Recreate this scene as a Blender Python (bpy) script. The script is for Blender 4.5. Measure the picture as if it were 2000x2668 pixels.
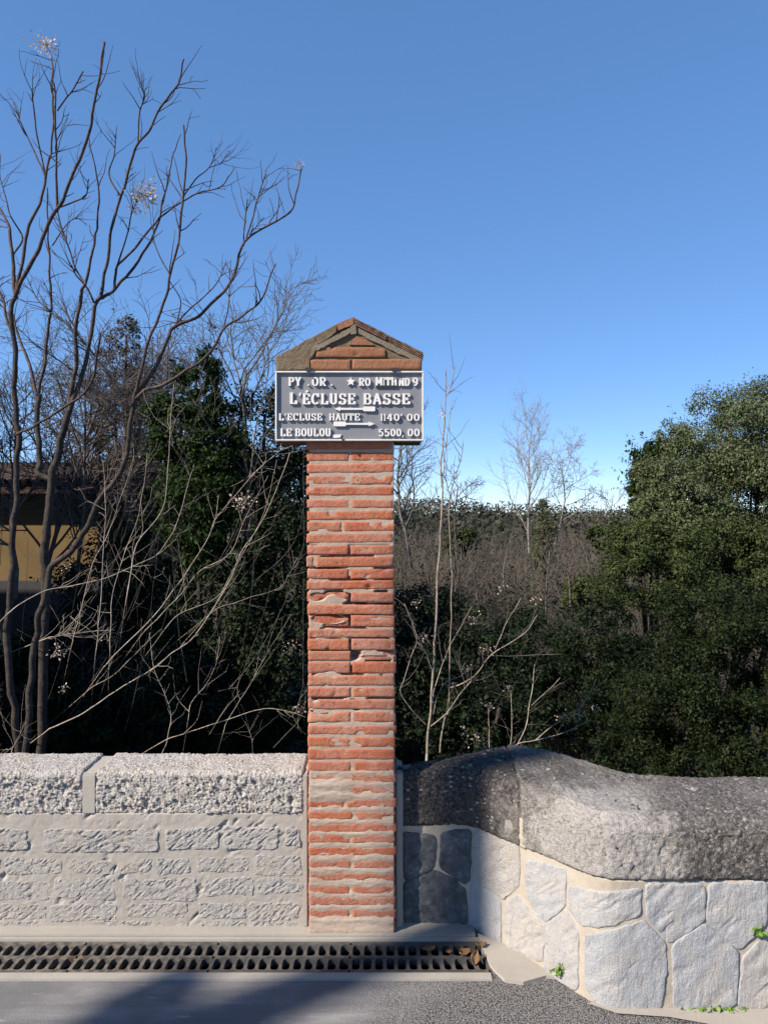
import bpy, math, random
import numpy as np
from mathutils import Vector

random.seed(7)
rng = np.random.default_rng(7)
scene = bpy.context.scene
col = scene.collection
for o in list(bpy.data.objects):
    bpy.data.objects.remove(o)

# ------------------------------------------------------------------ camera
F, CX, CY, EYE = 1927.0, 1000.0, 1334.0, 1.6        # focal length in photo pixels, centre, eye height
cam_data = bpy.data.cameras.new('camera')
cam_data.sensor_fit = 'VERTICAL'
cam_data.sensor_height = 36.0
cam_data.lens = F / 2668.0 * 36.0
cam_data.clip_start = 0.05
cam_data.clip_end = 4000
cam = bpy.data.objects.new('camera', cam_data)
cam.location = (0, 0, EYE)
cam.rotation_euler = (math.pi / 2, 0, 0)
col.objects.link(cam)
scene.camera = cam

# ------------------------------------------------------------------ sky, sun, exposure
SUN_EL = math.radians(37)
SUN_H = Vector((-0.855, -0.52)).normalized()          # horizontal direction towards the sun
world = bpy.data.worlds.new('World')
scene.world = world
world.use_nodes = True
wn, wl = world.node_tree.nodes, world.node_tree.links
sky = wn.new('ShaderNodeTexSky')
sky.sky_type = 'NISHITA'
sky.sun_disc = False
sky.sun_elevation = SUN_EL
sky.sun_rotation = math.atan2(SUN_H.x, SUN_H.y)
sky.altitude = 2000
sky.air_density = 0.6
sky.dust_density = 0.0
sky.ozone_density = 4.0
bg = wn['Background']
bg.inputs['Strength'].default_value = 0.15
sky_gamma = wn.new('ShaderNodeGamma'); sky_gamma.inputs['Gamma'].default_value = 0.53      # softer roll-off from zenith to horizon
sky_sat = wn.new('ShaderNodeHueSaturation'); sky_sat.inputs['Saturation'].default_value = 1.5; sky_sat.inputs['Hue'].default_value = 0.507
wl.new(sky.outputs['Color'], sky_gamma.inputs['Color'])
wl.new(sky_gamma.outputs['Color'], sky_sat.inputs['Color'])
wl.new(sky_sat.outputs['Color'], bg.inputs['Color'])

sun_data = bpy.data.lights.new('sun', 'SUN')
sun_data.energy = 3.3
sun_data.angle = math.radians(0.7)
sun_data.color = (1.0, 0.885, 0.755)
sun = bpy.data.objects.new('sun', sun_data)
sun_dir = Vector((SUN_H.x * math.cos(SUN_EL), SUN_H.y * math.cos(SUN_EL), math.sin(SUN_EL)))
sun.rotation_euler = sun_dir.to_track_quat('Z', 'Y').to_euler()
sun.location = (-6, -4, 9)
col.objects.link(sun)

vs = scene.view_settings
vs.view_transform = 'Standard'
vs.look = 'None'
vs.exposure = 1.56
vs.gamma = 1.0
vs.use_curve_mapping = False
scene.cycles.use_denoising = True
scene.cycles.max_bounces = 6

# ------------------------------------------------------------------ helpers
def P(px, py, d):
    return Vector(((px - CX) / F * d, d, EYE - (py - CY) / F * d))

def ZZ(py, d):
    return EYE - (py - CY) / F * d

def XX(px, d):
    return (px - CX) / F * d

def tag(o, label=None, cat=None, group=None, kind=None):
    if label: o['label'] = label
    if cat: o['category'] = cat
    if group: o['group'] = group
    if kind: o['kind'] = kind
    return o

def empty(name, loc=(0, 0, 0)):
    o = bpy.data.objects.new(name, None)
    o.location = loc
    o.empty_display_size = 0.1
    col.objects.link(o)
    return o

def link(name, me, mat, parent=None, smooth=False):
    o = bpy.data.objects.new(name, me)
    col.objects.link(o)
    if name in ('twigs', 'crown', 'stalk', 'seed_cluster', 'foliage'): o['kind'] = 'stuff'
    if mat is not None and not me.materials:
        me.materials.append(mat)
    if smooth and len(me.polygons):
        me.polygons.foreach_set('use_smooth', np.ones(len(me.polygons), dtype=bool))
    if parent is not None:
        o.parent = parent
        o.matrix_parent_inverse = parent.matrix_world.inverted() if parent.type != 'EMPTY' else o.matrix_parent_inverse
        if parent.type == 'EMPTY':
            l = Vector(parent.location)
            o.location = -l
    return o

def mesh_np(name, V, faces):
    me = bpy.data.meshes.new(name)
    V = np.asarray(V, dtype=np.float32)
    if isinstance(faces, np.ndarray):
        k = faces.shape[1]
        n = len(faces)
        me.vertices.add(len(V))
        me.vertices.foreach_set('co', V.ravel())
        me.loops.add(n * k)
        me.loops.foreach_set('vertex_index', faces.astype(np.int32).ravel())
        me.polygons.add(n)
        me.polygons.foreach_set('loop_start', np.arange(0, n * k, k, dtype=np.int32))
        me.polygons.foreach_set('loop_total', np.full(n, k, dtype=np.int32))
        me.update(calc_edges=True)
        me.validate()
    else:
        me.from_pydata([tuple(v) for v in V.tolist()], [], faces)
        me.update()
    return me

def hash2(ix, iy, seed):
    h = (ix.astype(np.int64) * 374761393 + iy.astype(np.int64) * 668265263 + seed * 974634721) & 0xFFFFFFFF
    h = ((h ^ (h >> 13)) * 1274126177) & 0xFFFFFFFF
    h = h ^ (h >> 16)
    return (h & 0xFFFF) / 65535.0

def vnoise(x, y, seed=0):
    x = np.asarray(x, float); y = np.asarray(y, float)
    ix = np.floor(x); iy = np.floor(y)
    fx = x - ix; fy = y - iy
    ix = ix.astype(np.int64); iy = iy.astype(np.int64)
    u = fx * fx * (3 - 2 * fx); v = fy * fy * (3 - 2 * fy)
    a = hash2(ix, iy, seed); b = hash2(ix + 1, iy, seed)
    c = hash2(ix, iy + 1, seed); d = hash2(ix + 1, iy + 1, seed)
    return (a * (1 - u) + b * u) * (1 - v) + (c * (1 - u) + d * u) * v

def fbm(x, y, seed=0, octs=4, gain=0.5):
    s = 0; a = 1; t = 0
    for i in range(octs):
        s = s + a * vnoise(x * 2 ** i, y * 2 ** i, seed + i * 17); t += a; a *= gain
    return s / t

def worley(x, y, seed=0):
    ix = np.floor(x).astype(np.int64); iy = np.floor(y).astype(np.int64)
    best = np.full(np.shape(x), 9.0)
    for dx in (-1, 0, 1):
        for dy in (-1, 0, 1):
            cx = ix + dx; cy = iy + dy
            px_ = cx + hash2(cx, cy, seed); py_ = cy + hash2(cx, cy, seed + 5)
            best = np.minimum(best, (px_ - x) ** 2 + (py_ - y) ** 2)
    return np.sqrt(best)

# ------------------------------------------------------------------ materials
class Mat:
    def __init__(s, name, rough=0.9, spec=0.3, k=1.0):
        s.k = k
        s.m = bpy.data.materials.new(name)
        s.m.use_nodes = True
        s.n, s.l = s.m.node_tree.nodes, s.m.node_tree.links
        s.b = s.n['Principled BSDF']
        s.b.inputs['Roughness'].default_value = rough
        s.b.inputs['Specular IOR Level'].default_value = spec
        s.tc = s.n.new('ShaderNodeTexCoord')
    def new(s, t, **kw):
        nd = s.n.new(t)
        for k, v in kw.items():
            setattr(nd, k, v)
        return nd
    def coord(s, scale=(1, 1, 1), rot=(0, 0, 0), kind='Object'):
        mp = s.new('ShaderNodeMapping')
        mp.inputs['Scale'].default_value = scale
        mp.inputs['Rotation'].default_value = rot
        s.l.new(s.tc.outputs[kind], mp.inputs['Vector'])
        return mp.outputs['Vector']
    def noise(s, scale, detail=4, rough=0.55, vec=None, dist=0.0):
        nd = s.new('ShaderNodeTexNoise')
        nd.inputs['Scale'].default_value = scale
        nd.inputs['Detail'].default_value = detail
        nd.inputs['Roughness'].default_value = rough
        nd.inputs['Distortion'].default_value = dist
        s.l.new(vec if vec is not None else s.tc.outputs['Object'], nd.inputs['Vector'])
        return nd.outputs['Fac']
    def voronoi(s, scale, vec=None, feature='F1'):
        nd = s.new('ShaderNodeTexVoronoi', feature=feature)
        nd.inputs['Scale'].default_value = scale
        s.l.new(vec if vec is not None else s.tc.outputs['Object'], nd.inputs['Vector'])
        return nd.outputs['Distance']
    def spots(s, scale, rmax, keep, vec=None, soft=0.03):
        nd = s.new('ShaderNodeTexVoronoi', feature='F1')
        nd.inputs['Scale'].default_value = scale
        s.l.new(vec if vec is not None else s.tc.outputs['Object'], nd.inputs['Vector'])
        sp = s.new('ShaderNodeSeparateColor'); s.l.new(nd.outputs['Color'], sp.inputs[0])
        rad = s.math('MULTIPLY', s.val(sp.outputs[0], 1 - keep, 1.0), rmax)
        wob = s.math('MULTIPLY', s.math('SUBTRACT', s.noise(scale * 3.2, 3), 0.5), rmax * 1.1)
        d = s.math('ADD', nd.outputs['Distance'], wob)
        return s.val(s.math('SUBTRACT', rad, d), 0.0, soft)
    def rnd(s):
        return s.new('ShaderNodeObjectInfo').outputs['Random']
    def island(s):
        return s.new('ShaderNodeNewGeometry').outputs['Random Per Island']
    def ramp(s, fac, stops):
        r = s.new('ShaderNodeValToRGB')
        els = r.color_ramp.elements
        while len(els) < len(stops): els.new(0.5)
        for e, (p, c) in zip(els, stops):
            e.position = p
            e.color = (*c, 1) if len(c) == 3 else c
        s.l.new(fac, r.inputs['Fac'])
        return r.outputs['Color']
    def val(s, fac, lo, hi):
        r = s.new('ShaderNodeMapRange')
        r.inputs['From Min'].default_value = lo
        r.inputs['From Max'].default_value = hi
        s.l.new(fac, r.inputs['Value'])
        return r.outputs['Result']
    def mix(s, fac, a, b, mode='MIX'):
        nd = s.new('ShaderNodeMix', data_type='RGBA', blend_type=mode)
        for sock, v in ((nd.inputs['Factor'], fac), (nd.inputs['A'], a), (nd.inputs['B'], b)):
            if hasattr(v, 'links'): s.l.new(v, sock)
            elif isinstance(v, (int, float)): sock.default_value = v
            else: sock.default_value = (*v, 1)
        return nd.outputs['Result']
    def math(s, op, a, b=0.0):
        nd = s.new('ShaderNodeMath', operation=op)
        for sock, v in ((nd.inputs[0], a), (nd.inputs[1], b)):
            if hasattr(v, 'links'): s.l.new(v, sock)
            else: sock.default_value = v
        return nd.outputs[0]
    def color(s, c):
        if s.k != 1.0:
            c = s.mix(1.0, c, (s.k, s.k, s.k), 'MULTIPLY')
        if hasattr(c, 'links'): s.l.new(c, s.b.inputs['Base Color'])
        else: s.b.inputs['Base Color'].default_value = (*c, 1)
        return s
    def bump(s, h, dist=0.002, strength=1.0):
        b = s.new('ShaderNodeBump')
        b.inputs['Strength'].default_value = strength
        b.inputs['Distance'].default_value = dist
        s.l.new(h, b.inputs['Height'])
        s.l.new(b.outputs['Normal'], s.b.inputs['Normal'])
        return s

def mat_brick(name='brick_clay', tint=None):
    a = Mat(name, 0.92, 0.2, k=0.88)
    base = a.ramp(a.rnd(), [(0, (0.37, 0.105, 0.052)), (0.3, (0.39, 0.135, 0.078)), (0.6, (0.36, 0.145, 0.095)), (0.8, (0.40, 0.13, 0.062)), (1, (0.35, 0.15, 0.10))])
    n1 = a.noise(13, 4, 0.6)
    c = a.mix(a.math('MULTIPLY', a.val(n1, 0.45, 0.72), 0.68), base, (0.45, 0.26, 0.19))        # dusty lighter bloom
    n4 = a.noise(17, 3, 0.6, a.coord((1, 1, 1.6), (0.3, 0.2, 0.9)))
    c = a.mix(a.math('MULTIPLY', a.val(n4, 0.56, 0.68), 0.55), c, (0.36, 0.13, 0.06))
    n2 = a.noise(150, 4, 0.7)
    c = a.mix(a.math('MULTIPLY', a.val(n2, 0.52, 0.70), 0.32), c, (0.52, 0.30, 0.21))
    n3 = a.noise(85, 5, 0.65)
    c = a.mix(a.math('MULTIPLY', a.val(n3, 0.42, 0.33), 0.75), c, (0.15, 0.05, 0.03))
    if tint: c = a.mix(0.74, c, tint)
    a.color(c)
    return a.bump(a.math('ADD', n3, a.math('MULTIPLY', n2, 0.6)), 0.004, 1.0).m

def mat_mortar(name, c1, c2, c3, bump=0.002):
    a = Mat(name, 0.95, 0.15, k=0.72)
    c = a.mix(a.val(a.noise(5, 4), 0.35, 0.65), c1, c2)
    c = a.mix(a.math('MULTIPLY', a.val(a.noise(45, 5, 0.7), 0.5, 0.75), 0.55), c, c3)
    c = a.mix(a.math('MULTIPLY', a.val(a.voronoi(260), 0.16, 0.05), 0.35), c, (0.10, 0.09, 0.08))
    a.color(c)
    return a.bump(a.math('ADD', a.noise(120, 5, 0.65), a.noise(420, 2)), bump, 0.9).m

def mat_granite(name='rough_granite', speck=0.5, k=0.90):
    a = Mat(name, 0.95, 0.2, k=k)
    base = a.ramp(a.noise(6, 3), [(0.3, (0.40, 0.385, 0.36)), (0.5, (0.43, 0.405, 0.37)), (0.7, (0.46, 0.415, 0.375))])
    base = a.mix(a.math('MULTIPLY', a.rnd(), 0.4), base, (0.35, 0.37, 0.395))
    base = a.mix(a.math('MULTIPLY', a.val(a.noise(9, 4), 0.52, 0.66), 0.5), base, (0.42, 0.36, 0.27))
    sp = a.noise(330, 2)
    c = a.mix(a.val(sp, 0.52, 0.66), base, (0.62, 0.59, 0.55))
    c = a.mix(a.math('MULTIPLY', a.val(a.noise(150, 3), 0.43, 0.34), speck), c, (0.11, 0.10, 0.095))
    if speck > 0.8:                                             # black mica flecks, and streaks painting in the shade of slanting chisel pits
        st = a.noise(1.0, 4, 0.6, a.coord((105, 105, 44), (0, 0.62, 0)))
        c = a.mix(a.math('MULTIPLY', a.val(st, 0.43, 0.35), 0.85), c, (0.075, 0.068, 0.066))
        c = a.mix(a.math('MULTIPLY', a.val(st, 0.56, 0.66), 0.6), c, (0.72, 0.69, 0.66))
    a.color(c)
    return a.bump(a.math('ADD', a.noise(110, 5, 0.75), a.math('MULTIPLY', sp, 0.7)), 0.008, 1.0).m

def mat_slab():
    a = Mat('cleft_stone', 0.82, 0.3, k=0.98)
    base = a.ramp(a.rnd(), [(0, (0.29, 0.305, 0.325)), (0.4, (0.335, 0.34, 0.345)), (0.7, (0.34, 0.325, 0.31)), (1, (0.30, 0.32, 0.345))])
    v = a.coord((46, 46, 11), (0, 0.5, 0))
    st = a.noise(1.0, 6, 0.7, v, 0.8)
    c = a.mix(a.math('MULTIPLY', a.val(st, 0.43, 0.33), 0.55), base, (0.13, 0.125, 0.12))
    c = a.mix(a.math('MULTIPLY', a.val(a.noise(11, 4), 0.46, 0.72), 0.55), c, (0.42, 0.37, 0.31))
    c = a.mix(a.math('MULTIPLY', a.val(a.noise(200, 3), 0.5, 0.65), 0.4), c, (0.47, 0.47, 0.47))
    c = a.mix(a.math('MULTIPLY', a.val(a.noise(60, 5, .7), 0.40, 0.30), 0.5), c, (0.16, 0.155, 0.15))
    a.color(c)
    return a.bump(a.math('ADD', st, a.math('MULTIPLY', a.noise(130, 5, 0.75), 0.7)), 0.007, 1.0).m

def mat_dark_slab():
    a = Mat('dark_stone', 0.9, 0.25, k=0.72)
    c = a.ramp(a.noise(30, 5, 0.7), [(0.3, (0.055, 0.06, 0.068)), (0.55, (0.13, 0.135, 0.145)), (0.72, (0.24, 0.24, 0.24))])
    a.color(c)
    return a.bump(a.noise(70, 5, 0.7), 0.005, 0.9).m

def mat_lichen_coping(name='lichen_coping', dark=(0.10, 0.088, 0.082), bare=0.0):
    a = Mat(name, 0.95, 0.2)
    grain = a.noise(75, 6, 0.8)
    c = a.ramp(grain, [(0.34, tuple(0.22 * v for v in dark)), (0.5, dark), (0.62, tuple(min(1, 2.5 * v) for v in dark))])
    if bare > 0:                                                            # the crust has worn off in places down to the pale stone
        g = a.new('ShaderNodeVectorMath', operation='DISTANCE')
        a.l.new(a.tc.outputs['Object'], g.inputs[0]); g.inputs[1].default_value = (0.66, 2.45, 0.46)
        wear_lit = a.math('ADD', a.math('MULTIPLY', a.val(g.outputs['Value'], 0.44, 0.06), 1.0), a.math('MULTIPLY', a.math('SUBTRACT', a.noise(9, 5, 0.7), 0.5), 1.5))
        f = a.val(wear_lit, 0.22, 0.62)
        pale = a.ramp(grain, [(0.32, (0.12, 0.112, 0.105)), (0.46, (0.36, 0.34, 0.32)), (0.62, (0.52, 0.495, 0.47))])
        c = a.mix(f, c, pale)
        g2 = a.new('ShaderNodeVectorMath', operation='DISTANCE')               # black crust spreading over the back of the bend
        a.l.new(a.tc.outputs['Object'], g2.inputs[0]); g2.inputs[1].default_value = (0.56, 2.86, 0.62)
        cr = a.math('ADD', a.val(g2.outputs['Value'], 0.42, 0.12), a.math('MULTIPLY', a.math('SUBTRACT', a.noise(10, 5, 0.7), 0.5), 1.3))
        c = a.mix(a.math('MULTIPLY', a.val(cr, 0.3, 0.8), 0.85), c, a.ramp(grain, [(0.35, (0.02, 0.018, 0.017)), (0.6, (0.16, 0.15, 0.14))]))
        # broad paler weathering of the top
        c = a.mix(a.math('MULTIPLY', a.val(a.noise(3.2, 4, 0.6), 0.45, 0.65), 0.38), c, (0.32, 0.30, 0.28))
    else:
        g = a.new('ShaderNodeVectorMath', operation='DISTANCE')  # paler towards the bend: the stone's lit part put into the colour
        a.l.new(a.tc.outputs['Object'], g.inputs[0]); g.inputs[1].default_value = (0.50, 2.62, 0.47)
        wear_lit = a.math('ADD', a.val(g.outputs['Value'], 0.26, 0.02), a.math('MULTIPLY', a.math('SUBTRACT', a.noise(14, 5, 0.7), 0.5), 1.6))
        c = a.mix(a.math('MULTIPLY', a.val(wear_lit, 0.25, 0.75), 0.75), c, a.ramp(grain, [(0.35, (0.07, 0.065, 0.06)), (0.6, (0.30, 0.28, 0.26))]))
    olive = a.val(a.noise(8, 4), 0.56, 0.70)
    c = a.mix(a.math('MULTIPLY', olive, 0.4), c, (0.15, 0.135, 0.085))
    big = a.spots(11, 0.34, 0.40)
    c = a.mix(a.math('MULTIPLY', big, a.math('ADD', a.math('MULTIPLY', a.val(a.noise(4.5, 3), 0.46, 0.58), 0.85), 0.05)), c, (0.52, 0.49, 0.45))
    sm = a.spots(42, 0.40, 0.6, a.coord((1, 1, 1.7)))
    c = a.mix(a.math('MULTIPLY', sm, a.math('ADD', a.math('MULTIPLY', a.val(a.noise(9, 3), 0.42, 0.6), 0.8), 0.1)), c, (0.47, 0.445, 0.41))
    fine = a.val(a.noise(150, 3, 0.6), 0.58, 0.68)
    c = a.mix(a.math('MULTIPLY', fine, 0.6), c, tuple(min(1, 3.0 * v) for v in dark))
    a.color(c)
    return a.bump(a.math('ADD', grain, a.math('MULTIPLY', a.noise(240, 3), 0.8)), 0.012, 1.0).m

def mat_asphalt():
    a = Mat('asphalt', 0.85, 0.3, k=1.15)
    v = a.voronoi(235)
    coarse = a.ramp(v, [(0.10, (0.27, 0.26, 0.25)), (0.40, (0.18, 0.175, 0.17)), (0.66, (0.035, 0.035, 0.036))])
    coarse = a.mix(a.math('MULTIPLY', a.val(a.noise(190, 2), 0.56, 0.66), 0.7), coarse, (0.36, 0.345, 0.33))
    ws = a.noise(2.0, 5, 0.6, a.coord((1.2, 9, 1)))
    worn = a.ramp(ws, [(0.35, (0.10, 0.101, 0.105)), (0.6, (0.15, 0.15, 0.15)), (0.8, (0.24, 0.236, 0.228))])
    worn = a.mix(a.math('MULTIPLY', a.val(a.noise(170, 3), 0.5, 0.68), 0.3), worn, (0.24, 0.235, 0.225))
    worn = a.mix(a.math('MULTIPLY', a.val(a.noise(3.1, 5, .6), 0.55, 0.40), 0.7), worn, (0.085, 0.086, 0.09))
    worn = a.mix(a.math('MULTIPLY', a.val(a.noise(9, 5, .7, a.coord((.5, 3, 1))), 0.62, 0.70), 0.5), worn, (0.32, 0.31, 0.295))
    pos = a.new('ShaderNodeSeparateXYZ'); a.l.new(a.tc.outputs['Object'], pos.inputs[0])
    f = a.math('ADD', a.math('ADD', pos.outputs['X'], a.math('MULTIPLY', pos.outputs['Y'], -0.55)), a.math('MULTIPLY', a.noise(5, 4), 0.5))
    m = a.val(f, -1.20, -0.86)                                       # smooth worn tarmac on the left, open chippings on the right
    a.color(a.mix(m, worn, coarse))
    hgt = a.math('MULTIPLY', a.math('ADD', a.math('MULTIPLY', v, -1.0), a.noise(70, 3)), a.math('ADD', m, 0.12))
    return a.bump(hgt, 0.006, 1.0).m

def mat_plain(name, c, rough=0.8, spec=0.3, var=0.25, scale=30, bump=0.001):
    a = Mat(name, rough, spec)
    n = a.noise(scale, 4)
    a.color(a.ramp(n, [(0.3, tuple(v * (1 - var) for v in c)), (0.7, tuple(min(1, v * (1 + var)) for v in c))]))
    if bump: a.bump(n, bump, 0.7)
    return a.m

def mat_iron():
    a = Mat('cast_iron', 0.7, 0.35, k=0.36)
    n = a.noise(18, 5, 0.65)
    pos = a.new('ShaderNodeSeparateXYZ'); a.l.new(a.tc.outputs['Object'], pos.inputs[0])
    c = a.ramp(n, [(0.35, (0.10, 0.10, 0.10)), (0.55, (0.19, 0.185, 0.175)), (0.7, (0.30, 0.28, 0.25))])
    rust = a.math('MULTIPLY', a.val(a.noise(7, 4), 0.48, 0.62), a.val(a.noise(1.1, 2), 0.50, 0.62))
    c = a.mix(rust, c, (0.17, 0.085, 0.04))
    wx = a.new('ShaderNodeNewGeometry').outputs['Position']
    wp_ = a.new('ShaderNodeSeparateXYZ'); a.l.new(wx, wp_.inputs[0])
    nd_ = a.new('ShaderNodeTexNoise'); nd_.inputs['Scale'].default_value = 38; nd_.inputs['Detail'].default_value = 5; a.l.new(wx, nd_.inputs['Vector'])
    silt = a.math('MULTIPLY', a.val(nd_.outputs['Fac'], 0.46, 0.58), a.val(wp_.outputs['X'], -0.35, -0.95))       # dried silt on the gratings at the low end of the drain
    c = a.mix(a.math('MULTIPLY', silt, 0.55), c, (0.50, 0.43, 0.34))
    a.color(c)
    return a.bump(n, 0.002, 0.8).m

def mat_bark(name, c1, c2, scale=26):
    a = Mat(name, 0.85, 0.25)
    n = a.noise(scale * 2.2, 6, 0.72, a.coord((1, 1, 0.35)))
    c = a.ramp(n, [(0.35, c1), (0.62, c2)])
    c = a.mix(a.math('MULTIPLY', a.val(a.noise(14, 4), 0.55, 0.68), 0.5), c, tuple(min(1, v * 1.7) for v in c2))
    ring = a.noise(9, 3, 0.5, a.coord((0.6, 0.6, 5)))
    c = a.mix(a.math('MULTIPLY', a.val(ring, 0.40, 0.32), 0.6), c, tuple(v * 0.5 for v in c1))
    a.color(c)
    return a.bump(a.math('ADD', n, ring), 0.005, 1.0).m

def mat_leaf(name, cols, trans=0.15, rough=0.5):
    a = Mat(name, max(rough, .6), 0.12)
    k = len(cols)
    c = a.ramp(a.island(), [(i / max(1, k - 1), cc) for i, cc in enumerate(cols)])
    a.color(c)
    if trans:
        t = a.new('ShaderNodeBsdfTranslucent')
        a.l.new(c, t.inputs['Color'])
        mx = a.new('ShaderNodeMixShader')
        mx.inputs[0].default_value = trans
        out = a.n['Material Output']
        a.l.new(a.b.outputs[0], mx.inputs[1]); a.l.new(t.outputs[0], mx.inputs[2])
        a.l.new(mx.outputs[0], out.inputs['Surface'])
    return a.m

MT = {
    'brick': mat_brick(), 'cap_brick': mat_brick('weathered_brick', (0.22, 0.115, 0.062)),
    'mortar': mat_mortar('lime_mortar', (0.47, 0.42, 0.35), (0.52, 0.46, 0.39), (0.60, 0.55, 0.48)),
    'pink_mortar': mat_mortar('brick_dust_mortar', (0.50, 0.42, 0.34), (0.48, 0.345, 0.265), (0.57, 0.49, 0.41)),
    'render': mat_mortar('wall_render', (0.45, 0.41, 0.36), (0.49, 0.455, 0.40), (0.56, 0.53, 0.48)),
    'cream': mat_mortar('cream_pointing', (0.47, 0.41, 0.33), (0.53, 0.475, 0.395), (0.58, 0.53, 0.455)),
    'capmortar': mat_mortar('weathered_mortar', (0.20, 0.150, 0.098), (0.25, 0.193, 0.132), (0.29, 0.25, 0.185), 0.006),
    'gablepoint': mat_mortar('gable_pointing', (0.25, 0.21, 0.155), (0.31, 0.265, 0.205), (0.37, 0.33, 0.27), 0.006),
    'granite': mat_granite(), 'granite_coping': mat_granite('chiselled_granite', 0.9, 1.0), 'slab': mat_slab(), 'dark_slab': mat_dark_slab(),
    'coping_shaded': mat_lichen_coping('lichen_coping_shaded', (0.065, 0.059, 0.056)),  # dark lichen tone that also carries the shade beside the pillar
    'coping': mat_lichen_coping('lichen_coping', (0.128, 0.118, 0.111), 1.0),
    'asphalt': mat_asphalt(),
    'concrete': mat_mortar('kerb_concrete', (0.36, 0.345, 0.31), (0.42, 0.395, 0.35), (0.47, 0.45, 0.41), 0.0012),
    'pale_concrete': mat_mortar('patch_concrete', (0.40, 0.37, 0.33), (0.44, 0.41, 0.365), (0.48, 0.46, 0.42), 0.0012),
    'iron': mat_iron(),
    'trench': mat_plain('trench_dirt', (0.05, 0.045, 0.04)),
    'panel': mat_plain('grey_enamel', (0.165, 0.171, 0.185), 0.45, 0.45, 0.06, 12, 0),
    'white': mat_plain('white_enamel', (0.60, 0.59, 0.57), 0.45, 0.45, 0.05, 40, 0.0004),
    'black_iron': mat_plain('black_iron', (0.02, 0.02, 0.022), 0.6, 0.4),
    'ground': mat_plain('earth', (0.050, 0.042, 0.030), 0.95, 0.1, 0.5, 2.0, 0.03),
    'bark_dark': mat_bark('bark_dark', (0.016, 0.013, 0.011), (0.050, 0.041, 0.035)),
    'bark_red': mat_bark('bark_red', (0.026, 0.017, 0.016), (0.085, 0.062, 0.055)),
    'stem_pale': mat_bark('stem_pale', (0.20, 0.165, 0.125), (0.35, 0.30, 0.245)),
    'stem_tan': mat_bark('stem_tan', (0.13, 0.105, 0.085), (0.27, 0.23, 0.185)),
    'twig_grey': mat_bark('twig_grey', (0.055, 0.048, 0.042), (0.12, 0.105, 0.092)),
    'twig_pale': mat_bark('twig_pale', (0.13, 0.115, 0.10), (0.24, 0.215, 0.19)),
    'twig_pink': mat_bark('twig_pink', (0.060, 0.050, 0.044), (0.125, 0.105, 0.095)),
    'seed': mat_leaf('dry_seed', [(0.50, 0.40, 0.31), (0.64, 0.54, 0.46), (0.36, 0.26, 0.19)], 0.3, 0.8),
    'dry_leaf': mat_leaf('dry_leaf', [(0.15, 0.085, 0.045), (0.20, 0.12, 0.06), (0.09, 0.05, 0.03)], 0.1, 0.8),
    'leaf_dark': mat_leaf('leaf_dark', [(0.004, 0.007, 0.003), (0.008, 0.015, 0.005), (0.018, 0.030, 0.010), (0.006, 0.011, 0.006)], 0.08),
    'leaf_green': mat_leaf('leaf_green', [(0.006, 0.013, 0.003), (0.012, 0.027, 0.005), (0.030, 0.055, 0.011), (0.008, 0.017, 0.004)], 0.25),
    'leaf_oak': mat_leaf('leaf_oak', [(0.030, 0.043, 0.015), (0.050, 0.067, 0.024), (0.080, 0.099, 0.041), (0.13, 0.148, 0.085), (0.039, 0.053, 0.020)], 0.12),
    'leaf_olive': mat_leaf('leaf_olive', [(0.018, 0.026, 0.008), (0.030, 0.043, 0.013), (0.058, 0.074, 0.024), (0.023, 0.033, 0.010)], 0.12),
    'leaf_far': mat_leaf('leaf_far', [(0.026, 0.030, 0.018), (0.045, 0.046, 0.032), (0.022, 0.028, 0.015), (0.065, 0.060, 0.048)], 0.1),
    'leaf_grey': mat_leaf('leaf_grey', [(0.040, 0.038, 0.030), (0.07, 0.065, 0.055), (0.10, 0.095, 0.08), (0.05, 0.05, 0.036)], 0.1),
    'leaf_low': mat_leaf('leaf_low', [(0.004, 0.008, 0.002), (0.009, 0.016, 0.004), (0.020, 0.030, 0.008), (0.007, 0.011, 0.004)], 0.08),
    'twig_mix': mat_leaf('twig_mix', [(0.05, 0.045, 0.036), (0.10, 0.085, 0.078), (0.15, 0.125, 0.115), (0.045, 0.05, 0.03), (0.22, 0.20, 0.17)], 0.0, 0.9),
    'leaf_ivy': mat_leaf('leaf_ivy', [(0.05, 0.06, 0.022), (0.085, 0.09, 0.04), (0.03, 0.04, 0.015), (0.12, 0.12, 0.07)], 0.1),
    'weed': mat_leaf('weed_leaf', [(0.10, 0.20, 0.03), (0.16, 0.28, 0.05), (0.20, 0.30, 0.08)], 0.3),
    'ochre': mat_plain('ochre_render', (0.145, 0.10, 0.045), 0.9, 0.2, 0.12, 3),
    'stucco': mat_plain('grey_stucco', (0.13, 0.10, 0.06), 0.9, 0.2, 0.12, 3),
    'roof_tile': mat_plain('roof_clay', (0.085, 0.05, 0.036), 0.9, 0.2, 0.35, 6),
    'cap_tile': mat_plain('blackened_tile', (0.115, 0.070, 0.048), 0.95, 0.2, 0.6, 45, 0.004),
    'shutter': mat_plain('window_dark', (0.05, 0.05, 0.055), 0.4, 0.5, 0.1),
}

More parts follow.
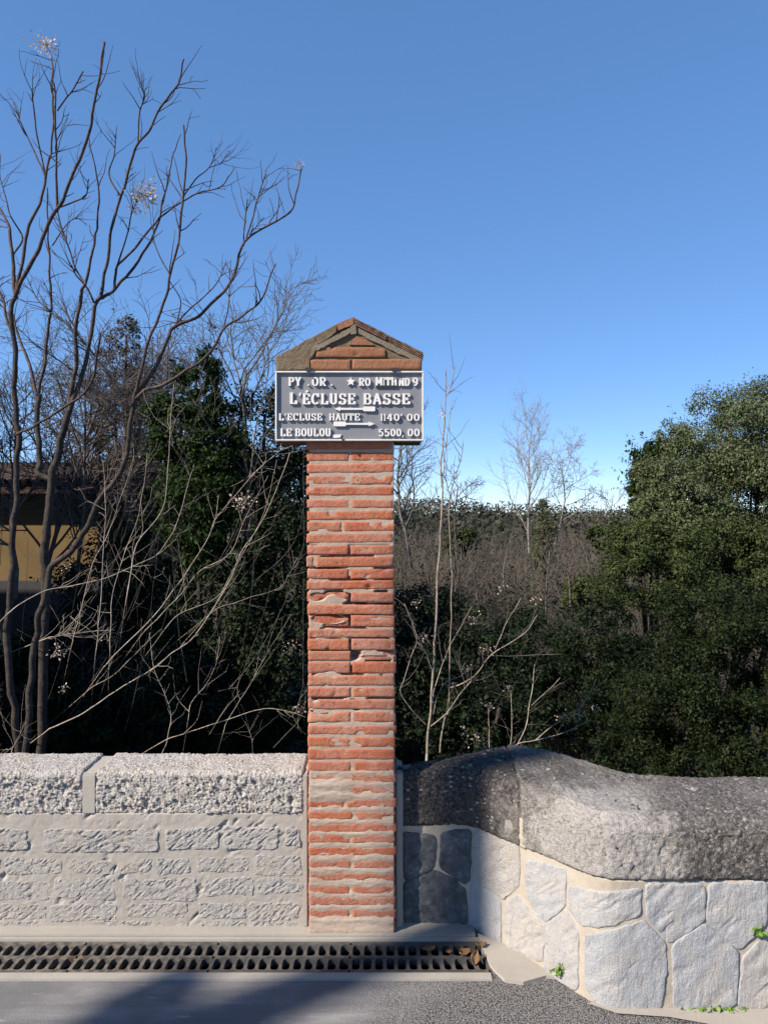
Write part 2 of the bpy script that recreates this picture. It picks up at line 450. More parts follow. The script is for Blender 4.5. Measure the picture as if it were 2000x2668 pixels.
# ------------------------------------------------------------------ wall paths (plan curves seen from the road)
class Path:
    """a vertical wall face following a plan polyline; maps photo pixels to (s, z) on it"""
    def __init__(s, pts, rad=0.0, n=14):
        out = []
        for i, p in enumerate(pts):
            p = np.array(p, float)
            if rad and 0 < i < len(pts) - 1:
                a = np.array(pts[i - 1], float) - p; b = np.array(pts[i + 1], float) - p
                r = min(rad, 0.45 * np.linalg.norm(a), 0.45 * np.linalg.norm(b))
                a = p + a / np.linalg.norm(a) * r; b = p + b / np.linalg.norm(b) * r
                for t in np.linspace(0, 1, n):
                    out.append((1 - t) ** 2 * a + 2 * t * (1 - t) * p + t * t * b)
            else:
                out.append(p)
        s.p = np.array(out)
        seg = np.linalg.norm(np.diff(s.p, axis=0), axis=1)
        s.s = np.concatenate([[0], np.cumsum(seg)])
        s.L = s.s[-1]
    def at(s, q):
        q = np.asarray(q, float)
        x = np.interp(q, s.s, s.p[:, 0]); y = np.interp(q, s.s, s.p[:, 1])
        e = 0.004
        q0 = np.clip(q - e, 0, s.L); q1 = np.clip(q + e, 0, s.L)
        tx = np.interp(q1, s.s, s.p[:, 0]) - np.interp(q0, s.s, s.p[:, 0])
        ty = np.interp(q1, s.s, s.p[:, 1]) - np.interp(q0, s.s, s.p[:, 1])
        ln = np.hypot(tx, ty) + 1e-12
        # extend beyond the ends
        over = np.where(q < 0, q, np.where(q > s.L, q - s.L, 0))
        x = x + over * tx / ln; y = y + over * ty / ln
        return x, y, ty / ln, -tx / ln                      # normal pointing to the road
    def pix(s, px, py):
        k = (px - CX) / F
        f = s.p[:, 0] - k * s.p[:, 1]
        for i in range(len(f) - 1):
            if f[i] <= 0 <= f[i + 1]:
                t = -f[i] / (f[i + 1] - f[i] + 1e-12)
                y = s.p[i, 1] + t * (s.p[i + 1, 1] - s.p[i, 1])
                return s.s[i] + t * (s.s[i + 1] - s.s[i]), ZZ(py, y)
        if f[0] > 0:
            y = s.p[0, 1]; return (k * y - s.p[0, 0]), ZZ(py, y)
        y = s.p[-1, 1]; return s.L + (k * y - s.p[-1, 0]), ZZ(py, y)
    def map(s, q, z, dep):
        x, y, nx, ny = s.at(q)
        return np.stack([x + nx * dep, y + ny * dep, z], -1)

def path_sheet(name, path, s0, s1, z0, z1, ds, dz, depth_fn, mat, parent, back=0.12, smooth=False):
    """mortar face: a height field in (s, z) closed with a skirt going `back` into the wall"""
    ns = max(2, int((s1 - s0) / ds)); nz = max(2, int((z1 - z0) / dz))
    S, Z = np.meshgrid(np.linspace(s0, s1, ns + 1), np.linspace(z0, z1, nz + 1))
    V = path.map(S, Z, depth_fn(S, Z)).reshape(-1, 3)
    idx = np.arange((ns + 1) * (nz + 1)).reshape(nz + 1, ns + 1)
    Fq = np.stack([idx[:-1, :-1], idx[:-1, 1:], idx[1:, 1:], idx[1:, :-1]], -1).reshape(-1, 4)
    rim = np.concatenate([idx[0, :], idx[1:, -1], idx[-1, -2::-1], idx[-2:0:-1, 0]])
    Sf, Zf = S.ravel()[rim], Z.ravel()[rim]
    Vb = path.map(Sf, Zf, np.full(len(rim), -back))
    n0 = len(V); m = len(rim)
    j = np.arange(m); k = (j + 1) % m
    sk = np.stack([rim[j], n0 + j, n0 + k, rim[k]], -1)
    V = np.concatenate([V, Vb]); Fq = np.concatenate([Fq, sk])
    return link(name, mesh_np(name, V, Fq), mat, parent, smooth)

def path_stone(name, path, poly_px, mat, parent, proud=0.01, rough=0.004, freq=30, seed=0, edge=0.012, n=64, k=12, streak=0.0, sink=0.03, round_=0.25):
    """one stone: boundary polygon in photo pixels laid on the wall face, rough domed front, own edge"""
    pts = np.array([path.pix(*p) for p in poly_px])
    # Chaikin once or twice for worn corners
    for _ in range(2):
        nx = np.roll(pts, -1, 0)
        pts = np.stack([pts * (1 - round_) + nx * round_, pts * round_ + nx * (1 - round_)], 1).reshape(-1, 2)
    d = np.linalg.norm(np.roll(pts, -1, 0) - pts, axis=1)
    cum = np.concatenate([[0], np.cumsum(d)])
    tt = np.linspace(0, cum[-1], n, endpoint=False)
    cl = np.vstack([pts, pts[:1]])
    bx = np.interp(tt, cum, cl[:, 0]); bz = np.interp(tt, cum, cl[:, 1])
    wob = (vnoise(tt * 55, tt * 0 + seed, seed) - 0.5) * 0.005
    c = np.array([bx.mean(), bz.mean()])
    rx, rz = bx - c[0], bz - c[1]
    rl = np.hypot(rx, rz)
    bx = bx + rx / rl * wob; bz = bz + rz / rl * wob
    mean_r = rl.mean()
    ts = np.concatenate([np.linspace(0, 1 - edge / mean_r * 1.2, k - 3)[1:], [1 - edge / mean_r * 0.6, 1 - edge / mean_r * 0.2, 1.0]])
    S = [np.array([c[0]])]; Z = [np.array([c[1]])]; D = [np.array([1.0])]
    for t in ts:
        S.append(c[0] + (bx - c[0]) * t); Z.append(c[1] + (bz - c[1]) * t)
        e = np.clip((1 - t) * rl / edge, 0, 1)
        D.append(np.sqrt(np.clip(1 - (1 - e) ** 2, 0, 1)))
    S = np.concatenate(S); Z = np.concatenate(Z); D = np.concatenate(D)
    u = S * freq; v = Z * freq
    h = (fbm(u, v, seed, 4, 0.6) - 0.5) * 2 * rough
    if streak:
        a = (S * 0.75 + Z * 0.66) * freq * 0.5; b = (S * 0.66 - Z * 0.75) * freq * 2.2
        h = h - streak * np.clip(fbm(b, a, seed + 9, 3) - 0.52, 0, 1) * 4
    dep = -sink * 0.15 + D * (proud + sink * 0.15) + h * D
    V = path.map(S, Z, dep)
    Vb = path.map(S[-n:], Z[-n:], np.full(n, -sink))
    V = np.concatenate([V, Vb])
    faces = []
    j = np.arange(n); jn = (j + 1) % n
    tri = [(0, 1 + int(a), 1 + int(b)) for a, b in zip(j, jn)]
    rings = len(ts)
    for r in range(rings):
        a0 = 1 + r * n; b0 = 1 + (r + 1) * n
        faces += [(a0 + int(x), b0 + int(x), b0 + int(y), a0 + int(y)) for x, y in zip(j, jn)]
    o = link(name, mesh_np(name, V, tri + faces), mat, parent, True)
    return o

def prism(pts, y0, y1, jitter=0.0):
    """polygon in (x, z) extruded from y0 (towards the road) to y1"""
    n = len(pts)
    V = [(p[0] + random.uniform(-jitter, jitter), y0, p[1] + random.uniform(-jitter, jitter)) for p in pts]
    V += [(v[0], y1, v[2]) for v in V]
    f = [tuple(range(n)), tuple(range(2 * n - 1, n - 1, -1))]
    f += [(i, n + i, n + (i + 1) % n, (i + 1) % n) for i in range(n)]
    me = bpy.data.meshes.new('prism')
    me.from_pydata(V, [], f)
    import bmesh
    bm = bmesh.new(); bm.from_mesh(me); bmesh.ops.recalc_face_normals(bm, faces=bm.faces); bm.to_mesh(me); bm.free()
    return me

def box_mesh(x0, x1, y0, y1, z0, z1, bevel=0.0):
    import bmesh
    bm = bmesh.new()
    bmesh.ops.create_cube(bm, size=1)
    for v in bm.verts:
        v.co = Vector(((x0 + x1) / 2 + v.co.x * (x1 - x0), (y0 + y1) / 2 + v.co.y * (y1 - y0), (z0 + z1) / 2 + v.co.z * (z1 - z0)))
    if bevel:
        bmesh.ops.bevel(bm, geom=bm.edges[:], offset=bevel, segments=2, affect='EDGES')
    me = bpy.data.meshes.new('box')
    bm.to_mesh(me); bm.free()
    return me

def tubes(lines, sides=6, cap=True):
    """lines: list of (pts Nx3, radii N) -> one mesh datablock"""
    VV, FF = [], []
    off = 0
    ang = np.linspace(0, 2 * np.pi, sides, endpoint=False)
    ca, sa = np.cos(ang), np.sin(ang)
    j = np.arange(sides); jn = (j + 1) % sides
    for pts, rad in lines:
        pts = np.asarray(pts, float); rad = np.asarray(rad, float)
        n = len(pts)
        t = np.gradient(pts, axis=0)
        t /= (np.linalg.norm(t, axis=1, keepdims=True) + 1e-9)
        up = np.where(np.abs(t[:, 1:2]) > 0.9, np.array([[1.0, 0, 0]]), np.array([[0, 1.0, 0]]))
        a = np.cross(t, up); a /= (np.linalg.norm(a, axis=1, keepdims=True) + 1e-9)
        b = np.cross(t, a)
        ring = pts[:, None, :] + rad[:, None, None] * (a[:, None, :] * ca[None, :, None] + b[:, None, :] * sa[None, :, None])
        VV.append(ring.reshape(-1, 3))
        for i in range(n - 1):
            FF.append(np.stack([off + i * sides + j, off + i * sides + jn, off + (i + 1) * sides + jn, off + (i + 1) * sides + j], -1))
        if cap and sides == 4:
            FF.append(np.array([[off + (n - 1) * sides + q for q in range(4)]]))
        elif cap:
            VV.append(pts[-1:] + t[-1:] * rad[-1] * 0.5)
            tip = off + n * sides
            FF.append(np.stack([off + (n - 1) * sides + j, off + (n - 1) * sides + jn, np.full(sides, tip), np.full(sides, tip)], -1)[:, :4])
            off += 1
        off += n * sides
    V = np.concatenate(VV); Fq = np.concatenate(FF)
    me = bpy.data.meshes.new('tubes')
    deg = Fq[:, 2] == Fq[:, 3]
    if deg.any():
        fl = [tuple(f[:3]) if f[2] == f[3] else tuple(f) for f in Fq.tolist()]
        me.from_pydata(V.tolist(), [], fl)
        me.update()
    else:
        me = mesh_np('tubes', V, Fq)
    return me

def smooth_line(pts, per=5):
    pts = np.asarray(pts, float)
    if len(pts) < 3:
        t = np.linspace(0, 1, per + 1)[:, None]
        return pts[0] * (1 - t) + pts[-1] * t
    ext = np.vstack([2 * pts[0] - pts[1], pts, 2 * pts[-1] - pts[-2]])
    out = []
    for i in range(1, len(ext) - 2):
        p0, p1, p2, p3 = ext[i - 1:i + 3]
        for t in np.linspace(0, 1, per, endpoint=False):
            out.append(0.5 * (2 * p1 + (p2 - p0) * t + (2 * p0 - 5 * p1 + 4 * p2 - p3) * t * t + (3 * p1 - p0 - 3 * p2 + p3) * t ** 3))
    out.append(pts[-1])
    return np.array(out)

def leaves(centers, size, seed, normals=None, aspect=0.5, up=0.0):
    """diamond leaves bent along the midrib: 4 verts, 2 triangles each"""
    r = np.random.default_rng(seed)
    n = len(centers)
    a = r.normal(size=(n, 3)); a[:, 2] += up
    a /= np.linalg.norm(a, axis=1, keepdims=True)
    if normals is None:
        nn = r.normal(size=(n, 3))
    else:
        nn = normals + r.normal(size=(n, 3)) * 0.42
    nh = nn / (np.linalg.norm(nn, axis=1, keepdims=True) + 1e-9)
    if normals is not None:
        a = a - nh * (a * nh).sum(1, keepdims=True) * .85; a /= (np.linalg.norm(a, axis=1, keepdims=True) + 1e-9)
    b = np.cross(a, nn); b /= (np.linalg.norm(b, axis=1, keepdims=True) + 1e-9)
    c = np.cross(a, b)
    sz = size * r.uniform(0.6, 1.35, size=(n, 1))
    v0 = centers - a * sz * 0.5
    v2 = centers + a * sz * 0.5
    mid = centers + c * sz * 0.08
    v1 = mid + b * sz * aspect * 0.5
    v3 = mid - b * sz * aspect * 0.5
    V = np.stack([v0, v1, v2, v3], 1).reshape(-1, 3)
    i = np.arange(n) * 4
    T = np.stack([np.stack([i, i + 1, i + 2], -1), np.stack([i, i + 2, i + 3], -1)], 1).reshape(-1, 3)
    return mesh_np('leaves', V, T)

def crown_points(lobes, n, seed, shell=0.45, lump=0.28, freq=3.0):
    """leaf positions spread through lumpy lobes (cx, cy, cz, rx, ry, rz)"""
    r = np.random.default_rng(seed)
    L = np.array(lobes, float)
    w = L[:, 3] * L[:, 5] + L[:, 3] * L[:, 4]
    pick = r.choice(len(L), size=n, p=w / w.sum())
    d = r.normal(size=(n, 3)); d /= np.linalg.norm(d, axis=1, keepdims=True)
    rr = 1 - shell * r.random(n) ** 1.6
    az = np.arctan2(d[:, 1], d[:, 0]); el = np.arcsin(d[:, 2])
    bump = fbm(az * freq + pick * 7.3, el * freq * 1.5 + pick * 3.1, seed, 3, 0.6)
    rr = rr * (1 - lump + 2 * lump * bump)
    # gather into clumps
    cen = L[pick, :3] + d * L[pick, 3:6] * rr[:, None]
    return cen, d

def clumped(lobes, n_clump, per, seed, spread=0.07, sub=0.36, **kw):
    """sprays of leaves on many small sub-lobes, so the crown breaks into lit clumps and dark gaps"""
    r = np.random.default_rng(seed + 1)
    L = np.array(lobes, float)
    w = L[:, 3] * L[:, 5]; w = w / w.sum()
    out, nor = [], []
    total = n_clump * per
    for li, l in enumerate(L):
        m = int(40 + 26 * r.random())
        c, d = crown_points([l], m, seed + li * 13, shell=.35, lump=.22, freq=2.3)
        rad = sub * min(l[3], l[5]) * r.uniform(.45, 1.25, m)
        k = max(8, int(total * w[li] / m))
        for i in range(m):
            v = r.normal(size=(k, 3)); v /= np.linalg.norm(v, axis=1, keepdims=True)
            rr = r.random(k) ** .30
            rr = rr * (.75 + .5 * vnoise(np.arctan2(v[:, 1], v[:, 0]) * 2.2 + i, v[:, 2] * 3 + i, seed + i))
            stretch = np.array([1.0, 1.0, .8])
            out.append(c[i] + v * rr[:, None] * rad[i] * stretch)
            nor.append(v * .8 + np.array([0, 0, .35]))
    C = np.concatenate(out); N = np.concatenate(nor)
    # loose sprays poking out of the outline
    ns = 26 * len(L)
    c, d = crown_points(lobes, ns, seed + 500, shell=.05, lump=.2)
    for i in range(ns):
        ln = r.uniform(.08, .30) * 1.2; k = 14
        t = r.random(k)[:, None]
        dirv = d[i] + np.array([0, 0, .5]) + r.normal(size=3) * .3; dirv /= np.linalg.norm(dirv)
        C = np.vstack([C, c[i] + dirv * t * ln + r.normal(size=(k, 3)) * .018]); N = np.vstack([N, np.repeat(d[i:i + 1], k, 0)])
    return C, N

# ================================================================== GROUND, ROAD, DRAIN
def terrain_z(x, y):
    z = np.interp(y, [-80, 3.0, 3.25, 4.2, 6.5, 12, 20, 34, 60, 95, 130, 170, 260, 900], [-0.35, -0.35, -0.5, -1.3, -2.3, -2.5, -2.3, -2.2, -2.4, -1.6, 0.9, 0.9, -6, -12])
    far = np.clip((y - 60) / 60, 0, 1)
    z = z + far * (-x * 0.030 + 1.0 * (fbm(x * 0.03, y * 0.03, 3, 3) - 0.5) * 3.0)
    near = np.clip((y - 3.6) / 3, 0, 1)
    return z + near * (fbm(x * 0.5, y * 0.5, 5, 3) - 0.5) * 0.5
gx = np.concatenate([np.linspace(-700, -40, 20), np.linspace(-38, 38, 90), np.linspace(40, 700, 20)])
gy = np.concatenate([np.linspace(-80, 2.9, 12), np.linspace(3.0, 40, 90), np.linspace(42, 180, 50), np.linspace(190, 900, 14)])
GX, GY = np.meshgrid(gx, gy)
V = np.stack([GX, GY, terrain_z(GX, GY)], -1).reshape(-1, 3)
idx = np.arange(GX.size).reshape(GX.shape)
Q = np.stack([idx[:-1, :-1], idx[:-1, 1:], idx[1:, 1:], idx[1:, :-1]], -1).reshape(-1, 4)
tag(link('ground', mesh_np('ground', V, Q), MT['ground'], None, True), 'dark earth of the valley falling away behind the walls', 'ground', kind='structure')

def sheet(name, pts, z, mat, label, cat, grid=None):
    me = bpy.data.meshes.new(name)
    me.from_pydata([(p[0], p[1], z) for p in pts], [], [tuple(range(len(pts)))])
    me.update()
    return tag(link(name, me, mat), label, cat, kind='structure')

D_F, D_B = 2.565, 2.752                                   # front and back of the drain
sheet('road', [(-40, -40), (40, -40), (40, 2.9), (0.375, 2.9), (0.375, D_F - 0.012), (-40, D_F - 0.012)], 0.0, MT['asphalt'], 'coarse grey asphalt road in front of the wall and drain', 'road')
# concrete kerb strip in front of the drain
def slab(name, x0, x1, y0, y1, z0, z1, mat, label, cat, bevel=0.003):
    return tag(link(name, box_mesh(x0, x1, y0, y1, z0, z1, bevel), mat), label, cat, kind='structure')
slab('kerb_strip', -12, 0.372, 2.522, D_F - 0.002, -0.2, 0.006, MT['concrete'], 'pale concrete strip between the asphalt and the drain grating', 'kerb')
slab('drain_edge', -12, 0.372, D_B + 0.002, D_B + 0.022, -0.2, 0.008, MT['concrete'], 'thin pale concrete edge behind the drain grating', 'kerb')
slab('ledge', -12, 0.345, D_B + 0.022, 2.90, -0.2, 0.013, MT['concrete'], 'smooth concrete ledge at the foot of the wall and pillar', 'kerb')
me = bpy.data.meshes.new('wedge')
wp = [P(1262, 2452, 2.757), P(1248, 2470, 2.71)]
wpts = [(0.352, 2.79), (0.372, 2.60), (0.385, 2.565), (0.41, 2.515), (0.47, 2.50), (0.555, 2.535), (0.60, 2.53), (0.45, 2.72)]
me.from_pydata([(x, y, 0.012) for x, y in wpts] + [(x, y, -0.1) for x, y in wpts], [], [tuple(range(8))] + [(i, 8 + i, 8 + (i + 1) % 8, (i + 1) % 8) for i in range(8)])
me.update()
tag(link('concrete_patch', me, MT['pale_concrete']), 'pale concrete patch between the end of the drain and the right wall', 'pavement', kind='structure')
me = bpy.data.meshes.new('pave')
ppts = [(0.66, 2.40), (0.74, 2.352), (0.90, 2.335), (1.02, 2.30), (1.2, 2.24), (6, 2.2), (6, 2.45), (0.75, 2.45)]
me.from_pydata([(x, y, 0.006) for x, y in ppts], [], [tuple(range(8))]); me.update()
tag(link('pavement', me, MT['pale_concrete']), 'pale concrete strip along the foot of the right wall', 'pavement', kind='structure')

# drain channel (trench) and gratings
tr = bpy.data.meshes.new('trench')
x0, x1, y0, y1, zb = -12, 0.372, D_F - 0.002, D_B + 0.002, -0.19
tr.from_pydata([(x0, y0, -0.03), (x1, y0, -0.03), (x1, y1, -0.03), (x0, y1, -0.03), (x0, y0, zb), (x1, y0, zb), (x1, y1, zb), (x0, y1, zb)], [],
               [(4, 5, 6, 7), (0, 4, 7, 3), (1, 2, 6, 5), (0, 1, 5, 4), (3, 7, 6, 2)])
tag(link('drain_channel', tr, MT['trench']), 'dark drainage channel under the iron gratings', 'drain', kind='structure')

PITCH = 0.0405
def grate_bar(w, ln, seed):
    r = random.Random(seed)
    # bar along y, top at z=0; rounded fillets at both ends make the slots round-cornered
    fil = 0.010
    prof = [(-ln / 2, w / 2 + fil), (-ln / 2 + fil * 0.3, w / 2 + fil * 0.45), (-ln / 2 + fil, w / 2), (0, w / 2 * r.uniform(0.9, 1.05)), (ln / 2 - fil, w / 2), (ln / 2 - fil * 0.3, w / 2 + fil * 0.45), (ln / 2, w / 2 + fil)]
    V, Fc = [], []
    for (y, hw) in prof:
        V += [(-hw, y, 0), (hw, y, 0), (hw * 0.75, y, -0.028), (-hw * 0.75, y, -0.028)]
    for i in range(len(prof) - 1):
        a = i * 4; b = a + 4
        for q in range(4):
            Fc.append((a + q, a + (q + 1) % 4, b + (q + 1) % 4, b + q))
    Fc += [(0, 3, 2, 1), tuple(len(V) - 4 + q for q in range(4))]
    me = bpy.data.meshes.new('bar'); me.from_pydata(V, [], Fc); me.update(); me.materials.append(MT['iron'])
    return me
RB, RM, RF = 0.020, 0.016, 0.020                            # back, middle, front rail widths
inner = (D_B - D_F) - RB - RM - RF
row = inner / 2
bars = [grate_bar(0.0125, row, k) for k in range(4)]
SEG = 12
grate_labels = ['iron drain grating nearest the right wall, dead leaves caught at its end',
                'iron drain grating directly in front of the brick pillar foot',
                'rust-stained iron drain grating just left of the pillar',
                'pale dusty iron drain grating at the left edge of the picture']
xe = 0.366
for g in range(4):
    xr = xe - g * (SEG * PITCH + 0.004); xl = xr - SEG * PITCH
    e = empty('drain_grating', ((xl + xr) / 2, (D_F + D_B) / 2, 0.0))
    tag(e, grate_labels[g], 'drain grating', 'iron gratings along the drain')
    for nm, ya, yb in (('rail', D_B - RB, D_B), ('rail', D_F + RF + row, D_F + RF + row + RM), ('rail', D_F, D_F + RF)):
        link(nm, box_mesh(xl + 0.001, xr - 0.001, ya, yb, -0.026, 0.0015, 0.0015), MT['iron'], e)
    for k in range(SEG + (1 if g == 0 else 0)):
        x = xl + k * PITCH + 0.001
        for rr, yc in ((0, D_F + RF + row / 2), (1, D_F + RF + row + RM + row / 2)):
            o = bpy.data.objects.new('bar', bars[(k * 3 + rr + g) % 4]); col.objects.link(o)
            o.parent = e
            o.location = (x - e.location.x + random.uniform(-.001, .001), yc - e.location.y, random.uniform(-0.001, 0.0005))
            o.rotation_euler = (0, 0, random.uniform(-0.03, 0.03))

# ================================================================== BRICK PILLAR
PD = 2.795                                                  # distance of the pillar face
PDEP = 0.20
pillar = empty('brick_pillar', (XX(917, PD), PD + 0.1, 0))
tag(pillar, 'tall square pillar of thin red bricks with a gabled top carrying the grey road sign', 'pillar')

def brick_mesh(x0, x1, z0, z1, yface, depth, seed, chip=0.3, tilt=0.0, wob=0.0009):
    w, h = x1 - x0, z1 - z0
    nx = max(6, int(w / 0.007)); nz = 6
    u = np.linspace(0, 1, nx + 1); v = np.linspace(0, 1, nz + 1)
    # pull the outermost rows in for a rounded arris
    v = np.array([0, 0.09, 0.28, 0.5, 0.72, 0.91, 1.0]); u[1] = 0.004 / w; u[-2] = 1 - 0.004 / w
    U, Vv = np.meshgrid(u, v)
    X = x0 + U * w; Z = z0 + Vv * h
    s = seed * 3.77
    lo = (fbm(X * 45 + s, X * 0 + s, seed, 3) - 0.5) * wob * 2; hi = (fbm(X * 45 + s, X * 0 + s + 9, seed + 3, 3) - 0.5) * wob * 2
    Z = Z + lo * (1 - Vv) + hi * Vv + tilt * (U - 0.5) * w
    sd = (fbm(Z * 60 + s, Z * 0 + 3, seed + 5, 2) - 0.5) * 0.004
    X = X + sd * (U < 0.5) * (1 - 2 * U) - sd * (U > 0.5) * (2 * U - 1)
    de = np.minimum(np.minimum(U * w, (1 - U) * w), np.minimum(Vv * h, (1 - Vv) * h))
    arr = np.clip(de / 0.0025, 0, 1)
    Y = (1 - np.sqrt(np.clip(1 - (1 - arr) ** 2, 0, 1))) * 0.0022
    Y = Y + (fbm(X * 40 + s, Z * 40, seed + 7, 4, .6) - 0.5) * 0.0022
    ch = np.clip(fbm(X * 22 + s * 2, Z * 40 + s, seed + 11, 2) - (0.86 - 0.25 * chip), 0, 1) * np.clip(1.4 - de / 0.014, 0, 1)
    Y = Y + ch * 0.09
    P3 = np.stack([X, yface + Y, Z], -1).reshape(-1, 3)
    idx = np.arange((nx + 1) * (nz + 1)).reshape(nz + 1, nx + 1)
    Q = np.stack([idx[:-1, :-1], idx[:-1, 1:], idx[1:, 1:], idx[1:, :-1]], -1).reshape(-1, 4)
    rim = np.concatenate([idx[0, :], idx[1:, -1], idx[-1, -2::-1], idx[-2:0:-1, 0]])
    B = P3[rim].copy(); B[:, 1] = yface + depth
    n0 = len(P3); m = len(rim); j = np.arange(m); k = (j + 1) % m
    sk = np.stack([rim[j], n0 + j, n0 + k, rim[k]], -1)
    return mesh_np('brick', np.concatenate([P3, B]), np.concatenate([Q, sk]))

courses = [(1149, 1171), (1178, 1201), (1208, 1232), (1239, 1262), (1268, 1291), (1302, 1323), (1331, 1354), (1360, 1384), (1390, 1414), (1421, 1445),
           (1451, 1477), (1483, 1508), (1513, 1535), (1544, 1569), (1576, 1601), (1604, 1633), (1639, 1661), (1665, 1694), (1697, 1721), (1725, 1754),
           (1760, 1786), (1791, 1816), (1823, 1848), (1855, 1882), (1891, 1914), (1920, 1946), (1952, 1979), (1984, 2010), (2016, 2040), (2047, 2071),
           (2081, 2105), (2114, 2137), (2146, 2169), (2175, 2197), (2207, 2230), (2241, 2263), (2274, 2296), (2307, 2330), (2336, 2360), (2369, 2394), (2399, 2420)]
splits = {2: 911, 4: 912, 6: 913, 8: 893, 10: 910, 12: 910, 14: 911, 16: 911, 18: 912, 19: 924, 20: 915, 22: 916, 24: 916, 26: 916, 28: 917, 30: 905, 31: 900, 32: 921, 34: 914, 36: 918, 38: 914, 40: 914}
deep = {}                                                    # mortar recess per joint, in metres
for i in range(len(courses)): deep[i] = 0.0008
for i in range(9, 23): deep[i] = 0.028
deep[13] = 0.045; deep[14] = 0.045; deep[18] = 0.045; deep[17] = 0.04
bn = 0
for i, (ya, yb) in enumerate(courses):
    ci = i + 1
    yc = (ya + yb) / 2
    xl = XX(np.interp(yc, [1150, 1500, 1700, 2420], [798, 800, 803, 804]), PD) + random.uniform(-.0025, .0025)
    xr = XX(np.interp(yc, [1150, 1500, 1700, 2420], [1023, 1027, 1030, 1031]), PD) + random.uniform(-.004, .003)
    z1, z0 = ZZ(ya, PD), ZZ(yb, PD)
    pieces = [(xl, xr)]
    if ci in splits:
        sx = XX(splits[ci], PD); g = 0.0045 if ci not in (19,) else 0.016
        pieces = [(xl, sx - g), (sx + g, xr)]
    if ci == 11:
        pieces = [(xl, XX(816, PD)), (XX(823, PD), xr)]
    for (a, b) in pieces:
        bn += 1
        off = random.uniform(-0.0010, 0.0010) * (0.4 if ci > 28 else 1)
        chip = 0.42
        if ci in (14, 16) and a < -0.2: chip = 1.0; off += 0.008
        if ci == 19 and a > -0.1: chip = 0.9; off += 0.006
        if ci in (8, 12, 30, 31): chip = 0.55
        me = brick_mesh(a, b, z0, z1, PD + off, PDEP - 0.004, bn * 7 + 3, chip, random.uniform(-0.012, 0.012))
        link('brick', me, MT['brick'], pillar, False)

# mortar of the shaft: a height field whose recess follows the joints
mx0, mx1 = XX(806, PD), XX(1026, PD)
shaft = Path([(mx0, PD), (mx1, PD)])
def shaft_depth(S, Z):
    py = CY + (EYE - Z) / PD * F
    mid = np.array([(courses[i][1] + courses[min(i + 1, len(courses) - 1)][0]) / 2 for i in range(len(courses))])
    dv = np.array([deep[i] for i in range(len(courses))])
    jd = np.interp(py, mid, dv)
    n = fbm(S * 26, Z * 40, 11, 4, 0.6)
    patch = np.clip((fbm(S * 11 + 3, Z * 30, 21, 3) - 0.535) * 12, 0, 1)
    d = -jd * (0.06 + 0.95 * patch) - 0.0012 + (n - 0.5) * 0.0030
    low = np.clip((py - 1975) / 40, 0, 1)
    band = np.zeros_like(py)
    for i, (a, b) in enumerate(courses):                       # smeared mortar stays thin in the middle of each brick
        band = np.maximum(band, np.clip(1 - np.abs(py - (a + b) / 2) / ((b - a) * 0.62), 0, 1))
    smear = 0.0010 - band * 0.0034 + (fbm(S * 22, Z * 60, 31, 4, 0.65) - 0.47) * 0.0060
    upl = np.clip(1 - np.abs(py - 2056) / 40, 0, 1) * np.clip((0.17 - S) / 0.05, 0, 1)
    smear = smear + upl * 0.006
    foot = np.clip((py - 2385) / 25, 0, 1)
    smear = smear + foot * 0.006
    for (gx_, gy_, rx_, ry_, dp) in ((855, 1612, 34, 11, .05), (826, 1556, 18, 9, .03), (921, 1706, 16, 13, .05), (868, 1668, 20, 4, .03), (1000, 1575, 60, 3, .03), (960, 1603, 70, 3, .03), (850, 1480, 45, 3, .03), (1010, 1511, 30, 3, .03)):
        px_ = CX + (S + mx0) / PD * F                              # holes where the pointing has dropped out
        d = d - dp * np.clip(1.6 - np.hypot((px_ - gx_) / rx_, (py - gy_) / ry_) * 1.2, 0, 1)
    return d * (1 - low) + smear * low
path_sheet('mortar', shaft, 0.0, shaft.L, 0.012, ZZ(1152, PD), 0.0035, 0.003, shaft_depth, MT['pink_mortar'], pillar, back=PDEP - 0.012)

# head: gabled block behind the sign
HX0, HX1 = XX(719, PD), XX(1101, PD)
HB, HEL, HER, HAP = ZZ(1149, PD), ZZ(930, PD), ZZ(926, PD), ZZ(836, PD)
AX = XX(918, PD)
def gable_path():
    return [(HX0 + 0.002, HB), (HX1 - 0.004, HB), (HX1 - 0.004, HER - 0.004), (AX, HAP - 0.012), (HX0 + 0.002, HEL - 0.004)]
head = link('gable_block', prism(gable_path(), PD + 0.002, PD + 0.19), MT['capmortar'], pillar)
